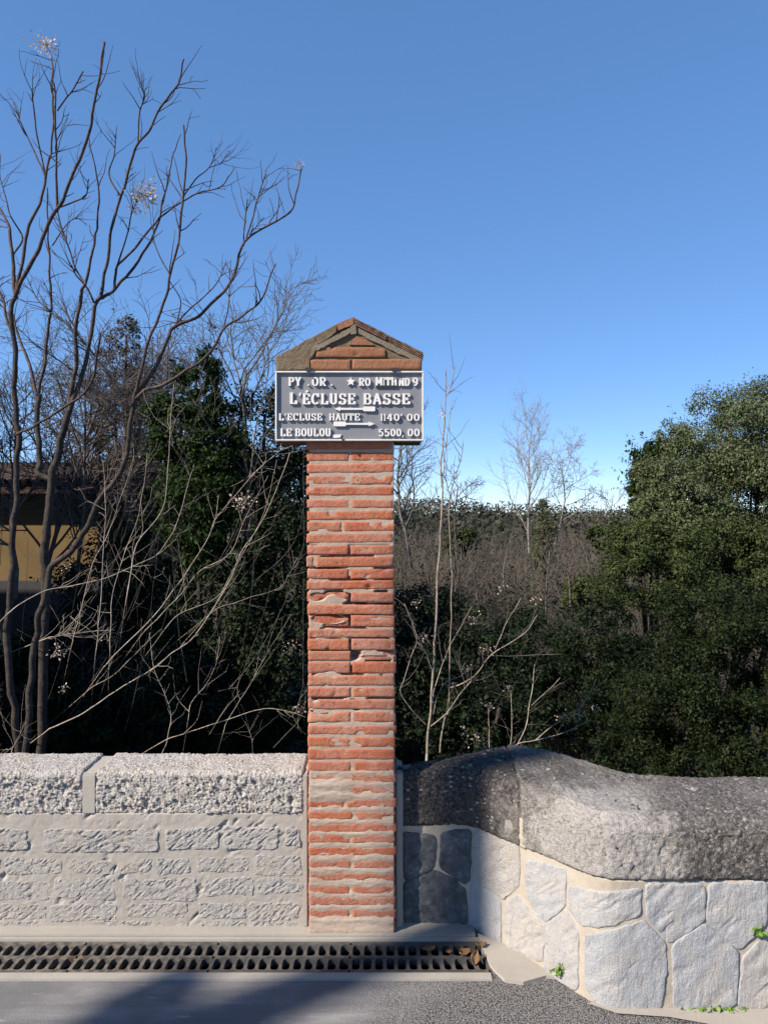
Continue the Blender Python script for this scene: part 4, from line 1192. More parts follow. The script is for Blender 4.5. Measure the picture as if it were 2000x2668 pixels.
# the coping: front line follows the wall face, back line flares behind it
bpath_pts = [(0.045, 2.895), (0.25, 2.975), (0.42, 3.07), (0.545, 3.125), (0.66, 3.06), (0.93, 2.785), (1.15, 2.76), (2.6, 2.75)]
link('wall_body', poly_prism([(x + 0.0, y + 0.03) for x, y in front_c] + [(x, y - 0.03) for x, y in bpath_pts[::-1]], -0.5, 0.405), MT['cream'], rw)
bp = Path(bpath_pts, rad=0.035)
def coping_right(s0, s1, name, mat, seed, inset=0.0, zlow=0.0, ds=0.0045):
    ss = np.arange(s0, s1 + ds * .5, ds)
    # pair front parameter with back parameter
    fk = np.array([0, 0.30, 0.47, 0.60, 0.80, 0.98, 1.2, rpath.L]); bk = np.array([0, 0.30, 0.44, 0.55, 0.74, 0.98, 1.2, bp.L])
    fk[-1] = rpath.L; q = np.interp(ss, fk, bk)
    fx, fy, nx, ny = rpath.at(ss)
    bx, by, _, _ = bp.at(q)
    Fp = np.stack([fx, fy], -1) + np.stack([nx, ny], -1) * (0.010 - inset)
    Bp = np.stack([bx, by], -1)
    # smooth the sweep direction
    w = np.linalg.norm(Bp - Fp, axis=1)
    dirv = (Bp - Fp) / w[:, None]
    zb = np.interp(ss, [0, 0.3, 0.55, 0.9, 3], [0.386, 0.392, 0.402, 0.418, 0.419]) + zlow + inset * 0.5
    zt = np.interp(ss, [0, 0.08, 0.3, 0.6, 0.95, 3], [0.602, 0.612, 0.625, 0.628, 0.622, 0.622]) - inset
    R = np.minimum(0.062, w * 0.46)
    R = np.where(ss < 0.4, np.minimum(R, 0.042 + 0.02 * ss / 0.4), R)
    rows_ = []
    for t in np.linspace(0, 1, 26)[:-1]: rows_.append((0, t))
    for a in np.linspace(0, 90, 30)[:-1]: rows_.append((1, math.radians(a)))
    for t in np.linspace(0, 1, 40)[:-1]: rows_.append((2, t))
    for a in np.linspace(90, 180, 9): rows_.append((3, math.radians(a)))
    rows_.append((4, 0))
    V = []; arcl = 0
    for k, v in rows_:
        if k == 0: d = np.zeros_like(w); z = zb + (zt - R - zb) * v; u0 = 0 * w + v * 0.10
        elif k == 1: d = R - R * math.cos(v); z = zt - R + R * math.sin(v); u0 = 0.10 + v * 0.13 + 0 * w
        elif k == 2: d = R + (w - R - R * 0.6) * v; z = zt + 0.004 * np.sin(np.pi * v); u0 = 0.30 + v * 0.3 + 0 * w
        elif k == 3: d = (w - R * 0.6) - R * 0.6 * math.cos(v); z = zt - R * 0.6 + R * 0.6 * math.sin(v); u0 = 0.6 + v * 0.05 + 0 * w
        else: d = w; z = zb; u0 = 0.8 + 0 * w
        amp = 0.0 if inset else 1.0
        h = ((fbm(ss * 9, u0 * 9, seed, 3) - .5) * 0.012 + (fbm(ss * 70, u0 * 70, seed + 4, 4, .7) - .5) * 0.014 - np.clip(.30 - worley(ss * 52, u0 * 47 + vnoise(ss * 9, u0 * 9, seed) * 2, seed + 8), 0, 1) * .012 * (vnoise(ss * 9, u0 * 9, seed + 3) > .55)) * amp
        en = np.minimum(ss - s0, s1 - ss); e = np.clip(en / 0.010, 0, 1)
        h = h - (1 - np.sqrt(np.clip(1 - (1 - e) ** 2, 0, 1))) * 0.007 * amp
        if k == 0: h = h - (1 - np.clip(v * 0.10 / 0.012, 0, 1)) ** 2 * 0.008
        if k == 0: od, oz = -1.0, 0.0
        elif k in (1, 3): od, oz = -math.cos(v), math.sin(v)
        elif k == 2: od, oz = 0.0, 1.0
        else: od, oz = 1.0, 0.0
        d2 = d + od * h
        p = Fp + dirv * d2[:, None]
        V.append(np.stack([p[:, 0], p[:, 1], z + oz * h], -1))
    V = np.array(V)
    nr, ncol = V.shape[:2]
    idx = np.arange(nr * ncol).reshape(nr, ncol)
    Q = np.stack([idx[:-1, :-1], idx[:-1, 1:], idx[1:, 1:], idx[1:, :-1]], -1).reshape(-1, 4)
    # close bottom
    bot = np.stack([idx[-1, :-1], idx[-1, 1:], idx[0, 1:], idx[0, :-1]], -1)
    me = mesh_np(name, V.reshape(-1, 3), np.concatenate([Q, bot]))
    import bmesh
    bm = bmesh.new(); bm.from_mesh(me)
    bmesh.ops.holes_fill(bm, edges=[e_ for e_ in bm.edges if e_.is_boundary]); bmesh.ops.recalc_face_normals(bm, faces=bm.faces)
    bm.to_mesh(me); bm.free()
    return link(name, me, mat, rw, True)
sj = rpath.pix(1360, 2150)[0]
o = coping_right(0.012, sj - 0.004, 'coping_stone', MT['coping_shaded'], 501)
o['label'] = 'dark coping stone beside the pillar with shade put into its colour'
o = coping_right(sj + 0.006, rpath.L, 'coping_stone', MT['coping'], 502)
o['label'] = 'long rounded coping stone speckled with white lichen'
coping_right(0.03, rpath.L - 0.01, 'coping_bed', MT['coping_shaded'], 503, inset=0.005, ds=0.012)
path_sheet('joint_fill', rpath, sj - 0.010, sj + 0.018, 0.40, 0.545, 0.004, 0.006, lambda S, Z: 0.006 + (fbm(S * 60, Z * 60, 84, 3) - .5) * .006 - np.clip((Z - .5) / .05, 0, 1) ** 2 * .02, MT['cream'], rw, back=0.03)
# fillet between pillar and wall
link('joint_fill', box_mesh(XX(1030, PD) + 0.002, XX(1049, 2.85), 2.828, 2.98, 0.008, 0.60, 0.004), MT['concrete'], rw)

# ================================================================== small things on the ground
def leaf_obj(px, py, size, rot, label, seed, lift=0.012, curl=0.35):
    r = random.Random(seed)
    y = F * EYE / (py - CY); x = XX(px, y)
    n, m = 9, 5
    V, Fc = [], []
    for i in range(n):
        t = i / (n - 1); w = math.sin(math.pi * t ** 0.8) * 0.32 + 0.01
        for j in range(m):
            s = (j / (m - 1) - .5) * 2
            V.append(((t - .5) * size, s * w * size * (1 + .12 * math.sin(9 * t + seed)), size * curl * (s * s * 0.5 + (t - .4) ** 2) + r.uniform(-.02, .02) * size))
    for i in range(n - 1):
        for j in range(m - 1):
            a = i * m + j; Fc.append((a, a + 1, a + m + 1, a + m))
    me = bpy.data.meshes.new('leaf'); me.from_pydata(V, [], Fc); me.update()
    o = link('fallen_leaf', me, MT['dry_leaf'], None, True)
    sol = o.modifiers.new('thick', 'SOLIDIFY'); sol.thickness = 0.0008
    o.location = (x, y, lift); o.rotation_euler = rot
    tag(o, label, 'leaf', 'dead leaves at the drain end')
leaf_obj(1236, 2508, 0.05, (0.5, -0.75, 1.2), 'curled orange-brown dead leaf standing at the end of the drain', 3, 0.018)
leaf_obj(1252, 2476, 0.042, (0.2, 0.2, 0.4), 'dark grey-brown dead leaf lying on the concrete patch by the drain', 8, 0.018)
leaf_obj(1118, 2482, 0.05, (0.1, 0.3, 2.9), 'brown dead leaf caught on the grating near the right wall', 5, 0.008)
leaf_obj(1210, 2490, 0.05, (0.2, 0.1, 0.5), 'long thin dead leaf lying across the grating end', 12, 0.008)
leaf_obj(1170, 2486, 0.035, (0.0, 0.4, 1.9), 'small dead leaf between two bars of the grating', 21, 0.004)

def weed(px, py, label, n, spread, hgt, d=None, path=None, seed=0):
    if path is not None:
        s_, z_ = path.pix(px, py); x, y, nx, ny = path.at(np.array([s_])); base = Vector((x[0] + nx[0] * 0.006, y[0] + ny[0] * 0.006, z_))
    else:
        y = F * EYE / (py - CY); base = Vector((XX(px, y), y, 0.004))
    r = np.random.default_rng(seed)
    e = empty('weed', base)
    C = r.normal(size=(n, 3)) * np.array([spread, 0.008, hgt * .35]); C[:, 2] = np.abs(C[:, 2]); C[:, 1] = -np.abs(C[:, 1])
    o = bpy.data.objects.new('foliage', leaves(C, 0.016, seed, None, 0.75)); col.objects.link(o); o.data.materials.append(MT['weed']); o.parent = e; o['kind'] = 'stuff'
    st = [(np.array([[c[0] * .3, 0, 0], c * .5, c]), np.array([.0009, .0008, .0005])) for c in C[::4]]
    s = bpy.data.objects.new('stalk', tubes(st, 4)); col.objects.link(s); s.data.materials.append(MT['weed']); s.parent = e; s['kind'] = 'stuff'
    tag(e, label, 'weed', 'small green weeds on the right wall')
weed(1459, 2535, 'tiny bright green weed at the foot of the slanting wall stones', 34, 0.012, 0.05, path=rpath, seed=3)
weed(1866, 2632, 'low strip of green weed along the foot of the right wall', 110, 0.045, 0.022, path=rpath, seed=5)
weed(1978, 2432, 'small green tuft growing in a wall joint at the right edge', 44, 0.012, 0.035, path=rpath, seed=7)

# ================================================================== BARE TREES (traced limbs with their own depth)
RSC = 0.78
def limb(px, d0, d1, r0, r1, per=5, knob=0.0, seed=0):
    n = len(px)
    ds = np.linspace(d0, d1, n)
    pts = np.array([P(a, b, d) for (a, b), d in zip(px, ds)])
    L = smooth_line(pts, per)
    m = len(L)
    R = np.linspace(r0, r1, m) * RSC
    r = np.random.default_rng(seed + int(px[0][0]))
    ar = np.concatenate([[0], np.cumsum(np.linalg.norm(np.diff(L, axis=0), axis=1))])
    for ax_ in range(3):
        L[:, ax_] += (fbm(ar * 9 + seed * 3.1 + ax_ * 11, ar * 0 + seed, seed + ax_, 2) - .5) * min(max(r0, .008), .02) * 1.3
    R = R * (1 + knob * .5 * (vnoise(ar * 14 + seed, ar * 0, seed) - .4))
    return L, R

def add_twigs(lines, n, lmin, lmax, rad, seed, start=0.45, up=0.6):
    r = np.random.default_rng(seed)
    out = []
    for _ in range(n):
        L, R = lines[r.integers(len(lines))]
        i = r.integers(int(len(L) * start), len(L) - 1)
        t = L[min(i + 1, len(L) - 1)] - L[max(0, i - 1)]
        t /= np.linalg.norm(t) + 1e-9
        s = r.normal(size=3); s -= t * s.dot(t); s /= np.linalg.norm(s)
        d = t * r.uniform(.35, .9) + s * r.uniform(.5, 1.0) + np.array([0, 0, up * r.random()])
        d /= np.linalg.norm(d)
        ln = r.uniform(lmin, lmax); k = 5
        p = L[i].copy(); pts = [p.copy()]
        for q in range(k):
            d = d + r.normal(size=3) * .16 + np.array([0, 0, .06]); d /= np.linalg.norm(d)
            p = p + d * ln / k; pts.append(p.copy())
        rr = min(rad, R[i] * .7)
        out.append((np.array(pts), np.linspace(rr, rr * .35, k + 1)))
        if r.random() < .6:
            j = r.integers(2, k)
            d2 = d + r.normal(size=3) * .7; d2 /= np.linalg.norm(d2)
            out.append((np.array([pts[j], pts[j] + d2 * ln * .2, pts[j] + d2 * ln * .4 + r.normal(size=3) * .02]), np.array([rr * .6, rr * .5, rr * .3])))
    return out

def seed_cluster(parent, px, py, d, rad, n, seed, name='seed_cluster'):
    c = P(px, py, d)
    r = np.random.default_rng(seed)
    C = np.array(c) + r.normal(size=(n, 3)) * np.array([rad, rad, rad * .8]) * .55
    me = leaves(C, max(.010, rad * .24), seed, None, 0.8)
    o = link(name, me, MT['seed'], parent)
    st = [(np.array([np.array(c) - np.array([0, 0, rad * .9]), np.array(c), q]), np.array([.0012, .0009, .0006])) for q in C[::3]]
    link('stalk', tubes(st, 4), MT['twig_grey'], o) if False else link('stalk', tubes(st, 4), MT['twig_grey'], parent)
    return o

def bare_tree(name, label, base, trunk_lines, branch_lines, mat, ntw, seed, group, tw=(0.06, 0.28), trad=0.004, clusters=(), start=.45, smat=None):
    e = empty(name, base)
    tag(e, label, 'tree', group)
    for i, l in enumerate(trunk_lines):
        link('trunk', tubes([l], 9), mat, e, True)
    for l in branch_lines:
        link('branch', tubes([l], 7), smat or mat, e, True)
    tws = add_twigs(branch_lines, ntw, tw[0], tw[1], trad, seed, start)
    if tws: link('twigs', tubes(tws, 4), smat or mat, e)
    for i, (a, b, d, rd, n) in enumerate(clusters):
        seed_cluster(e, a, b, d, rd, n, seed + i)
    return e

GT = 'bare saplings behind the left wall'
A = 4.6
trA = [limb([(62, 2160), (50, 1995), (37, 1873), (20, 1670), (25, 1568), (30, 1466), (35, 1360), (45, 1303), (41, 1222), (47, 1130), (38, 1029), (37, 903), (33, 801), (41, 772)], A, A, .030, .017, 6, .15, 1)]
brA = [limb([(41, 772), (78, 694), (112, 626), (146, 552), (176, 490), (217, 382), (237, 328), (252, 253), (268, 108)], A, A - .25, .017, .0085, 6, .2, 2),
       limb([(41, 772), (61, 677), (75, 599), (92, 558), (108, 514), (119, 470), (125, 423), (134, 382), (139, 287), (136, 202), (136, 152)], A, A + .2, .014, .006, 6, .2, 3),
       limb([(41, 772), (36, 711), (29, 609), (20, 575), (0, 548), (-30, 500)], A, A + .3, .016, .008, 6, .2, 4),
       limb([(146, 552), (149, 531), (146, 457), (147, 355), (146, 270), (139, 213)], A - .05, A - .1, .011, .006, 6, .2, 5),
       limb([(150, 287), (170, 260), (190, 233), (217, 186)], A - .1, A - .2, .006, .0055, 5, .1, 6),
       limb([(119, 463), (102, 420), (64, 341), (36, 267)], A, A + .1, .0075, .004, 5, .2, 7),
       limb([(117, 450), (98, 355), (88, 270), (85, 233)], A, A - .1, .007, .005, 5, .2, 8),
       limb([(149, 545), (190, 525), (225, 510), (232, 465)], A - .05, A - .1, .008, .004, 5, .2, 9),
       limb([(41, 900), (18, 830), (5, 770), (-20, 720)], A, A + .2, .012, .008, 5, .2, 10),
       limb([(45, 1130), (110, 1100), (170, 1060), (215, 1030), (245, 985), (252, 930), (262, 870)], A - .05, A - .5, .011, .007, 5, .2, 11),
       limb([(36, 660), (60, 620), (28, 560), (15, 510), (2, 460), (2, 400)], A + .2, A + .4, .008, .003, 5, .2, 12)]
bare_tree('bare_sapling', 'bare sapling at the left edge whose tallest shoot carries a seed cluster', P(62, 2160, A), trA, brA, MT['bark_dark'], 70, 21, GT, clusters=[(122, 118, A + .2, .075, 110)], smat=MT['bark_red'])

B = 5.0
trB = [limb([(118, 2120), (108, 1914), (118, 1588), (114, 1466), (122, 1385), (130, 1303), (134, 1242), (146, 1194), (162, 1130), (182, 1067)], B, B, .042, .027, 6, .12, 1),
       limb([(130, 1250), (102, 1234), (106, 1206), (100, 1156), (101, 1080), (98, 1029)], B, B + .1, .026, .022, 6, .12, 2)]
brB = [limb([(98, 1029), (109, 991), (119, 941), (124, 890), (133, 814), (132, 756), (129, 700), (127, 640), (124, 592), (125, 490)], B + .1, B + .1, .016, .006, 6, .2, 3),
       limb([(98, 1029), (80, 960), (60, 900), (42, 850), (35, 820)], B + .1, B + .3, .015, .010, 5, .2, 4),
       limb([(182, 1067), (187, 1004), (197, 953), (200, 877), (205, 827), (210, 763), (225, 738), (234, 704), (247, 626), (252, 592), (259, 508), (256, 457), (244, 406), (234, 362)], B, B - .2, .021, .0035, 6, .2, 5),
       limb([(182, 1067), (218, 966), (228, 915), (241, 852), (253, 789), (273, 771), (299, 756), (325, 721), (359, 677), (390, 633), (403, 599), (417, 552), (434, 491), (444, 440), (454, 396), (474, 348)], B, B + .1, .021, .0035, 6, .2, 6),
       limb([(263, 772), (271, 728), (281, 677), (288, 609), (298, 569), (312, 514), (325, 484), (342, 423), (359, 379), (390, 338), (417, 284), (441, 250), (464, 213), (478, 155)], B, B - .3, .014, .007, 6, .2, 7),
       limb([(359, 379), (363, 304), (373, 270), (378, 243)], B - .15, B - .2, .007, .005, 5, .2, 8),
       limb([(312, 508), (285, 457), (298, 406), (302, 355), (304, 330)], B - .1, B, .008, .003, 5, .2, 9),
       limb([(299, 756), (305, 694), (339, 660), (373, 619), (407, 579), (441, 548), (482, 521), (524, 500), (576, 486), (597, 458), (610, 434)], B, B + .1, .012, .0035, 6, .2, 10),
       limb([(474, 528), (485, 500), (517, 462), (545, 437), (559, 406), (564, 385)], B, B + .1, .007, .003, 5, .2, 11),
       limb([(305, 694), (320, 650), (335, 600), (345, 555), (362, 510)], B, B - .1, .008, .003, 5, .2, 12),
       limb([(225, 738), (205, 715), (185, 660), (165, 610), (150, 550)], B - .1, B, .009, .004, 5, .2, 13),
       limb([(246, 790), (225, 745), (200, 715), (188, 690)], B, B - .1, .009, .005, 5, .2, 14),
       limb([(195, 865), (165, 838), (133, 815), (100, 780), (75, 735)], B, B + .1, .009, .004, 5, .2, 15),
       limb([(545, 437), (575, 425), (600, 395)], B + .1, B + .1, .004, .003, 5, .2, 16),
       limb([(136, 640), (170, 590), (200, 570), (225, 585)], B + .1, B + .1, .006, .003, 5, .2, 17)]
bare_tree('bare_sapling', 'thick-stemmed bare sapling with the most spreading crown, second from the left edge', P(118, 2120, B), trB, brB, MT['bark_dark'], 130, 31, GT, clusters=[(375, 510, B - .1, .085, 150), (352, 545, B, .05, 60), (390, 480, B, .05, 60)], smat=MT['bark_red'])

C = 4.35
trC = [limb([(70, 1990), (78, 1800), (87, 1682), (102, 1613), (122, 1539), (134, 1482), (171, 1450), (220, 1385), (240, 1344), (252, 1303), (293, 1263), (325, 1202), (335, 1140), (339, 1093), (352, 1029)], C, C, .026, .016, 6, .12, 1)]
brC = [limb([(352, 1029), (360, 1004), (375, 941), (370, 980), (384, 892), (412, 840), (429, 787), (443, 717), (461, 647), (471, 558), (481, 508), (485, 440), (478, 355), (475, 325)][:3] + [(384, 892), (412, 840), (429, 787), (443, 717), (461, 647), (471, 558), (481, 508), (485, 440), (478, 355), (475, 325)], C, C - .1, .013, .006, 6, .2, 2),
       limb([(352, 1029), (387, 990), (415, 938), (440, 882), (454, 854), (510, 826), (552, 791), (580, 763), (601, 731), (618, 686), (625, 654), (639, 626), (685, 595), (727, 574), (758, 546), (772, 507), (779, 462), (784, 441)], C, C + .2, .015, .0055, 6, .2, 3),
       limb([(635, 640), (637, 600), (640, 560), (645, 518)], C + .15, C + .1, .0055, .004, 5, .2, 4),
       limb([(640, 625), (652, 590), (667, 532), (678, 495), (693, 451)], C + .15, C + .2, .006, .005, 5, .2, 5),
       limb([(650, 610), (668, 590), (688, 565)], C + .15, C + .1, .004, .003, 4, .2, 6),
       limb([(352, 1040), (380, 1018), (425, 1004), (474, 974), (524, 939), (556, 904), (581, 857), (632, 822), (671, 794), (692, 763), (706, 714), (720, 686)], C, C - .2, .014, .004, 6, .2, 7),
       limb([(443, 717), (415, 665), (402, 625), (400, 590)], C, C + .1, .006, .003, 5, .2, 8),
       limb([(443, 735), (470, 780), (465, 830), (455, 850)], C, C + .1, .004, .006, 5, .2, 9),
       limb([(454, 850), (500, 800), (545, 760), (575, 720), (590, 680)], C + .05, C + .2, .007, .003, 5, .2, 10),
       limb([(583, 857), (595, 800), (600, 740), (598, 700)], C - .1, C - .2, .005, .003, 5, .2, 11)]
bare_tree('bare_sapling', 'leaning bare sapling arching towards the pillar, a pale seed tuft on its highest right tip', P(70, 1990, C), trC, brC, MT['bark_dark'], 70, 41, GT, clusters=[(780, 428, C + .2, .035, 50)], smat=MT['bark_red'])

# pale sunlit canes close behind the left wall
S_ = 3.75
canes = [[(24, 1985), (40, 1935), (69, 1881)],
         [(20, 1600), (65, 1568), (122, 1539), (191, 1525), (268, 1507), (346, 1474), (407, 1446), (443, 1401), (468, 1344), (488, 1275), (505, 1210)],
         [(130, 1900), (207, 1865), (244, 1840), (293, 1808), (399, 1743), (447, 1702), (494, 1670), (555, 1588), (603, 1507), (622, 1450), (664, 1385), (709, 1303), (754, 1181)],
         [(270, 1740), (325, 1682), (407, 1600), (455, 1535), (494, 1478), (534, 1417), (559, 1356), (570, 1290)],
         [(190, 1670), (197, 1645), (244, 1466), (277, 1401), (325, 1271), (350, 1190)],
         [(286, 1700), (289, 1621), (293, 1548), (325, 1446), (354, 1364), (378, 1255), (384, 1181)],
         [(330, 1560), (340, 1507), (358, 1417), (423, 1328), (439, 1222), (445, 1100), (452, 1000)],
         [(250, 1700), (260, 1609), (271, 1413), (275, 1295), (270, 1200)],
         [(437, 1925), (500, 1905), (599, 1875), (677, 1849), (740, 1852), (799, 1868)],
         [(420, 1975), (437, 1920), (445, 1850), (400, 1740), (390, 1650)],
         [(585, 1900), (595, 1873), (660, 1767), (697, 1702), (758, 1600)],
         [(560, 1590), (579, 1580), (644, 1560), (725, 1535), (750, 1503), (776, 1454)],
         [(660, 1975), (655, 1920), (640, 1880)],
         [(380, 1640), (460, 1560), (520, 1490), (600, 1440), (640, 1350), (700, 1240)],
         [(490, 1880), (500, 1830), (540, 1780), (565, 1720), (572, 1660)],
         [(430, 1640), (470, 1600), (560, 1560), (605, 1490), (690, 1330), (720, 1200)],
         [(665, 1230), (700, 1200), (735, 1170), (765, 1163)],
         [(130, 1660), (200, 1650), (300, 1643)],
         [(240, 1790), (300, 1755), (365, 1690), (420, 1640)]]
crad = [.004, .0062, .0075, .006, .0045, .0045, .006, .004, .0055, .004, .0035, .0035, .002, .0045, .0035, .0045, .006, .006, .004]
groups_c = [([0, 1, 4, 7, 17], 'clump of thin pale canes rising at the far left behind the wall', 3.7),
            ([2, 3, 5, 6, 9, 13, 18], 'tangle of long sunlit canes arching from left to right behind the wall', 3.8),
            ([8, 10, 11, 12, 14, 15, 16], 'sparse thin canes just left of the pillar behind the wall', 3.9)]
rc = random.Random(5)
for gi, (ids, lab, dd) in enumerate(groups_c):
    e = empty('cane_shrub', P(canes[ids[0]][0][0], 2150, dd)); tag(e, lab, 'shrub', 'bare canes behind the left wall')
    ls_ = []
    for i in ids:
        cp = canes[i]
        v0 = np.array(cp[0], float) - np.array(cp[1], float); v0 /= np.linalg.norm(v0)
        da, db = dd + rc.uniform(-.15, .15), dd + rc.uniform(-.1, .5)
        l = limb(cp, da, db, crad[i] * .62, crad[i] * .28, 6, .2, i)
        if i not in (0, 9, 12):                                  # the root runs back into the dark thicket
            p0 = np.array(P(cp[0][0], cp[0][1], da)); back = [np.array(P(cp[0][0] + v0[0] * q, cp[0][1] + v0[1] * q + q * .25, da + e_)) for q, e_ in ((150, 3.2), (70, 1.5))]
            pre = smooth_line(np.array(back + [p0]), 5)[:-1]
            l = (np.vstack([pre, l[0]]), np.concatenate([np.full(len(pre), crad[i] * .5), l[1]]))
        ls_.append(l); link('cane', tubes([l], 6), MT['stem_pale'], e, True)
    rk = np.random.default_rng(900 + gi)
    fine = []
    for q in range(13):
        x0_, y0_ = rk.uniform((0, 200, 480)[gi], (260, 520, 800)[gi]), rk.uniform(1450, 1960)
        ln_, lean_ = rk.uniform(180, 520), rk.uniform(-.15, 1.0)
        pp = [(x0_ + lean_ * ln_ * t * (1 - .25 * t), y0_ - ln_ * t * (.75 + .3 * t)) for t in (0, .25, .5, .75, 1.0)]
        pp = [(min(a_, 790), b_) for a_, b_ in pp]
        fd = rk.uniform(4.2, 6.2)
        fine.append(limb(pp, fd + .6, fd, rk.uniform(.0022, .0045), .0012, 5, .2, int(rk.integers(1, 999))))
    link('twigs', tubes(fine, 5), MT['twig_grey'], e)
    link('twigs', tubes(add_twigs(fine, 60, .05, .30, .0012, 260 + gi, .15, .5), 4), MT['twig_grey'], e)
    link('twigs', tubes(add_twigs(ls_, 70, .05, .28, .0015, 60 + gi, .35, .3), 4), MT['stem_pale'], e)
    cl = {0: [(150, 1695, 3.8, .05, 40), (165, 1795, 3.8, .03, 16), (178, 1480, 3.8, .02, 10)], 1: [(280, 1665, 3.9, .025, 10)], 2: [(632, 1310, 4.0, .06, 70), (760, 1690, 3.9, .045, 26), (785, 1845, 3.9, .04, 26)]}[gi]
    for k, q in enumerate(cl): seed_cluster(e, *q, seed=90 + gi * 5 + k)

# shrub right of the pillar
R_ = 3.9
e = empty('bare_shrub', P(1112, 2100, R_)); tag(e, 'leafless shrub with pale forked stems rising just right of the pillar', 'shrub', 'bare shrubs behind the right wall')
rs = [limb([(1108, 2100), (1112, 1945), (1119, 1870), (1127, 1746), (1137, 1597), (1144, 1447), (1150, 1278), (1148, 1199), (1155, 1124), (1160, 1034), (1159, 962)], R_, R_, .0125, .004, 6, .15, 1),
      limb([(1160, 1034), (1166, 1028), (1174, 1009), (1187, 952)], R_, R_, .004, .003, 5, .1, 2),
      limb([(1150, 1270), (1157, 1238), (1160, 1180), (1169, 1109), (1178, 1042)], R_, R_ + .1, .004, .003, 5, .1, 3),
      limb([(1145, 1960), (1158, 1870), (1169, 1845), (1172, 1696), (1177, 1522), (1171, 1398), (1173, 1298), (1189, 1233), (1202, 1189), (1206, 1149)], R_ + .1, R_ + .1, .007, .003, 6, .15, 4),
      limb([(1173, 1298), (1165, 1265), (1157, 1238)], R_ + .1, R_, .0035, .003, 4, .1, 5),
      limb([(1119, 1893), (1158, 1863), (1188, 1825), (1222, 1780), (1230, 1765)], R_, R_ - .2, .006, .003, 5, .1, 6),
      limb([(1173, 1792), (1207, 1780), (1244, 1754), (1274, 1713), (1319, 1680), (1368, 1646), (1394, 1608), (1424, 1571), (1420, 1537)], R_ + .1, R_ - .3, .0055, .0025, 6, .1, 7),
      limb([(1289, 1709), (1357, 1709), (1465, 1706)], R_ - .1, R_ + .1, .003, .0022, 5, .1, 8),
      limb([(1110, 1891), (1069, 1844), (1044, 1803), (1054, 1769), (1072, 1709), (1085, 1668), (1069, 1612), (1052, 1575)], R_, R_ - .1, .004, .0035, 5, .1, 9),
      limb([(1125, 1743), (1110, 1706), (1087, 1672)], R_, R_ - .05, .006, .0045, 5, .1, 10),
      limb([(1128, 1830), (1132, 1792), (1155, 1728), (1173, 1683), (1196, 1642), (1230, 1580)], R_, R_ + .2, .005, .002, 5, .1, 11),
      limb([(1128, 1860), (1140, 1810), (1165, 1775), (1200, 1762), (1210, 1750)], R_, R_ + .1, .004, .002, 5, .1, 12),
      limb([(1290, 1690), (1310, 1640), (1335, 1595), (1355, 1557)], R_ - .1, R_ - .1, .0035, .002, 5, .1, 13)]
for l in rs: link('stem', tubes([(l[0], l[1] * .85)], 7), MT['stem_tan'], e, True)
link('twigs', tubes(add_twigs(rs, 70, .04, .22, .002, 77, .3, .4), 4), MT['twig_grey'], e)
for k, q in enumerate([(1155, 1080, R_, .022, 12), (1085, 1570, R_, .03, 16), (1105, 1660, R_, .03, 16), (1215, 1740, R_, .025, 14), (1270, 1690, R_, .035, 22), (1240, 1610, R_, .035, 20), (1310, 1530, R_, .03, 18), (1400, 1560, R_, .03, 12)]):
    seed_cluster(e, *q, seed=140 + k)
R2_ = 3.7
e = empty('bare_shrub', P(1345, 2000, R2_)); tag(e, 'thin arching stems with dry tufts rising behind the peak of the right wall', 'shrub', 'bare shrubs behind the right wall')
rs = [limb([(1335, 1990), (1345, 1941), (1394, 1930), (1469, 1908), (1536, 1874)], R2_, R2_, .004, .002, 6, .1, 1),
      limb([(1348, 1941), (1371, 1889), (1379, 1837), (1386, 1780), (1394, 1732)], R2_, R2_ + .2, .0035, .002, 6, .1, 2),
      limb([(1394, 1930), (1439, 1893), (1470, 1866), (1506, 1848), (1536, 1807), (1553, 1767)], R2_, R2_ - .2, .003, .0018, 6, .1, 3),
      limb([(1383, 1837), (1420, 1805), (1458, 1766)], R2_ + .1, R2_ + .2, .002, .0015, 5, .1, 4),
      limb([(1325, 1990), (1332, 1890), (1330, 1800)], R2_, R2_ + .3, .0022, .0018, 5, .1, 5),
      limb([(1275, 1990), (1274, 1900), (1272, 1845)], R2_, R2_ + .3, .0022, .0018, 5, .1, 6)]
for l in rs: link('stem', tubes([l], 6), MT['stem_pale'], e, True)
link('twigs', tubes(add_twigs(rs, 40, .04, .18, .0014, 78, .2, .4), 4), MT['twig_grey'], e)
for k, q in enumerate([(1465, 1868, R2_, .04, 26), (1505, 1870, R2_, .03, 18), (1555, 1845, R2_ + .2, .03, 20), (1270, 1838, R2_, .03, 16), (1210, 1905, R2_, .03, 14), (1240, 1925, R2_, .04, 20), (1325, 1795, R2_, .02, 8)]):
    seed_cluster(e, *q, seed=160 + k)

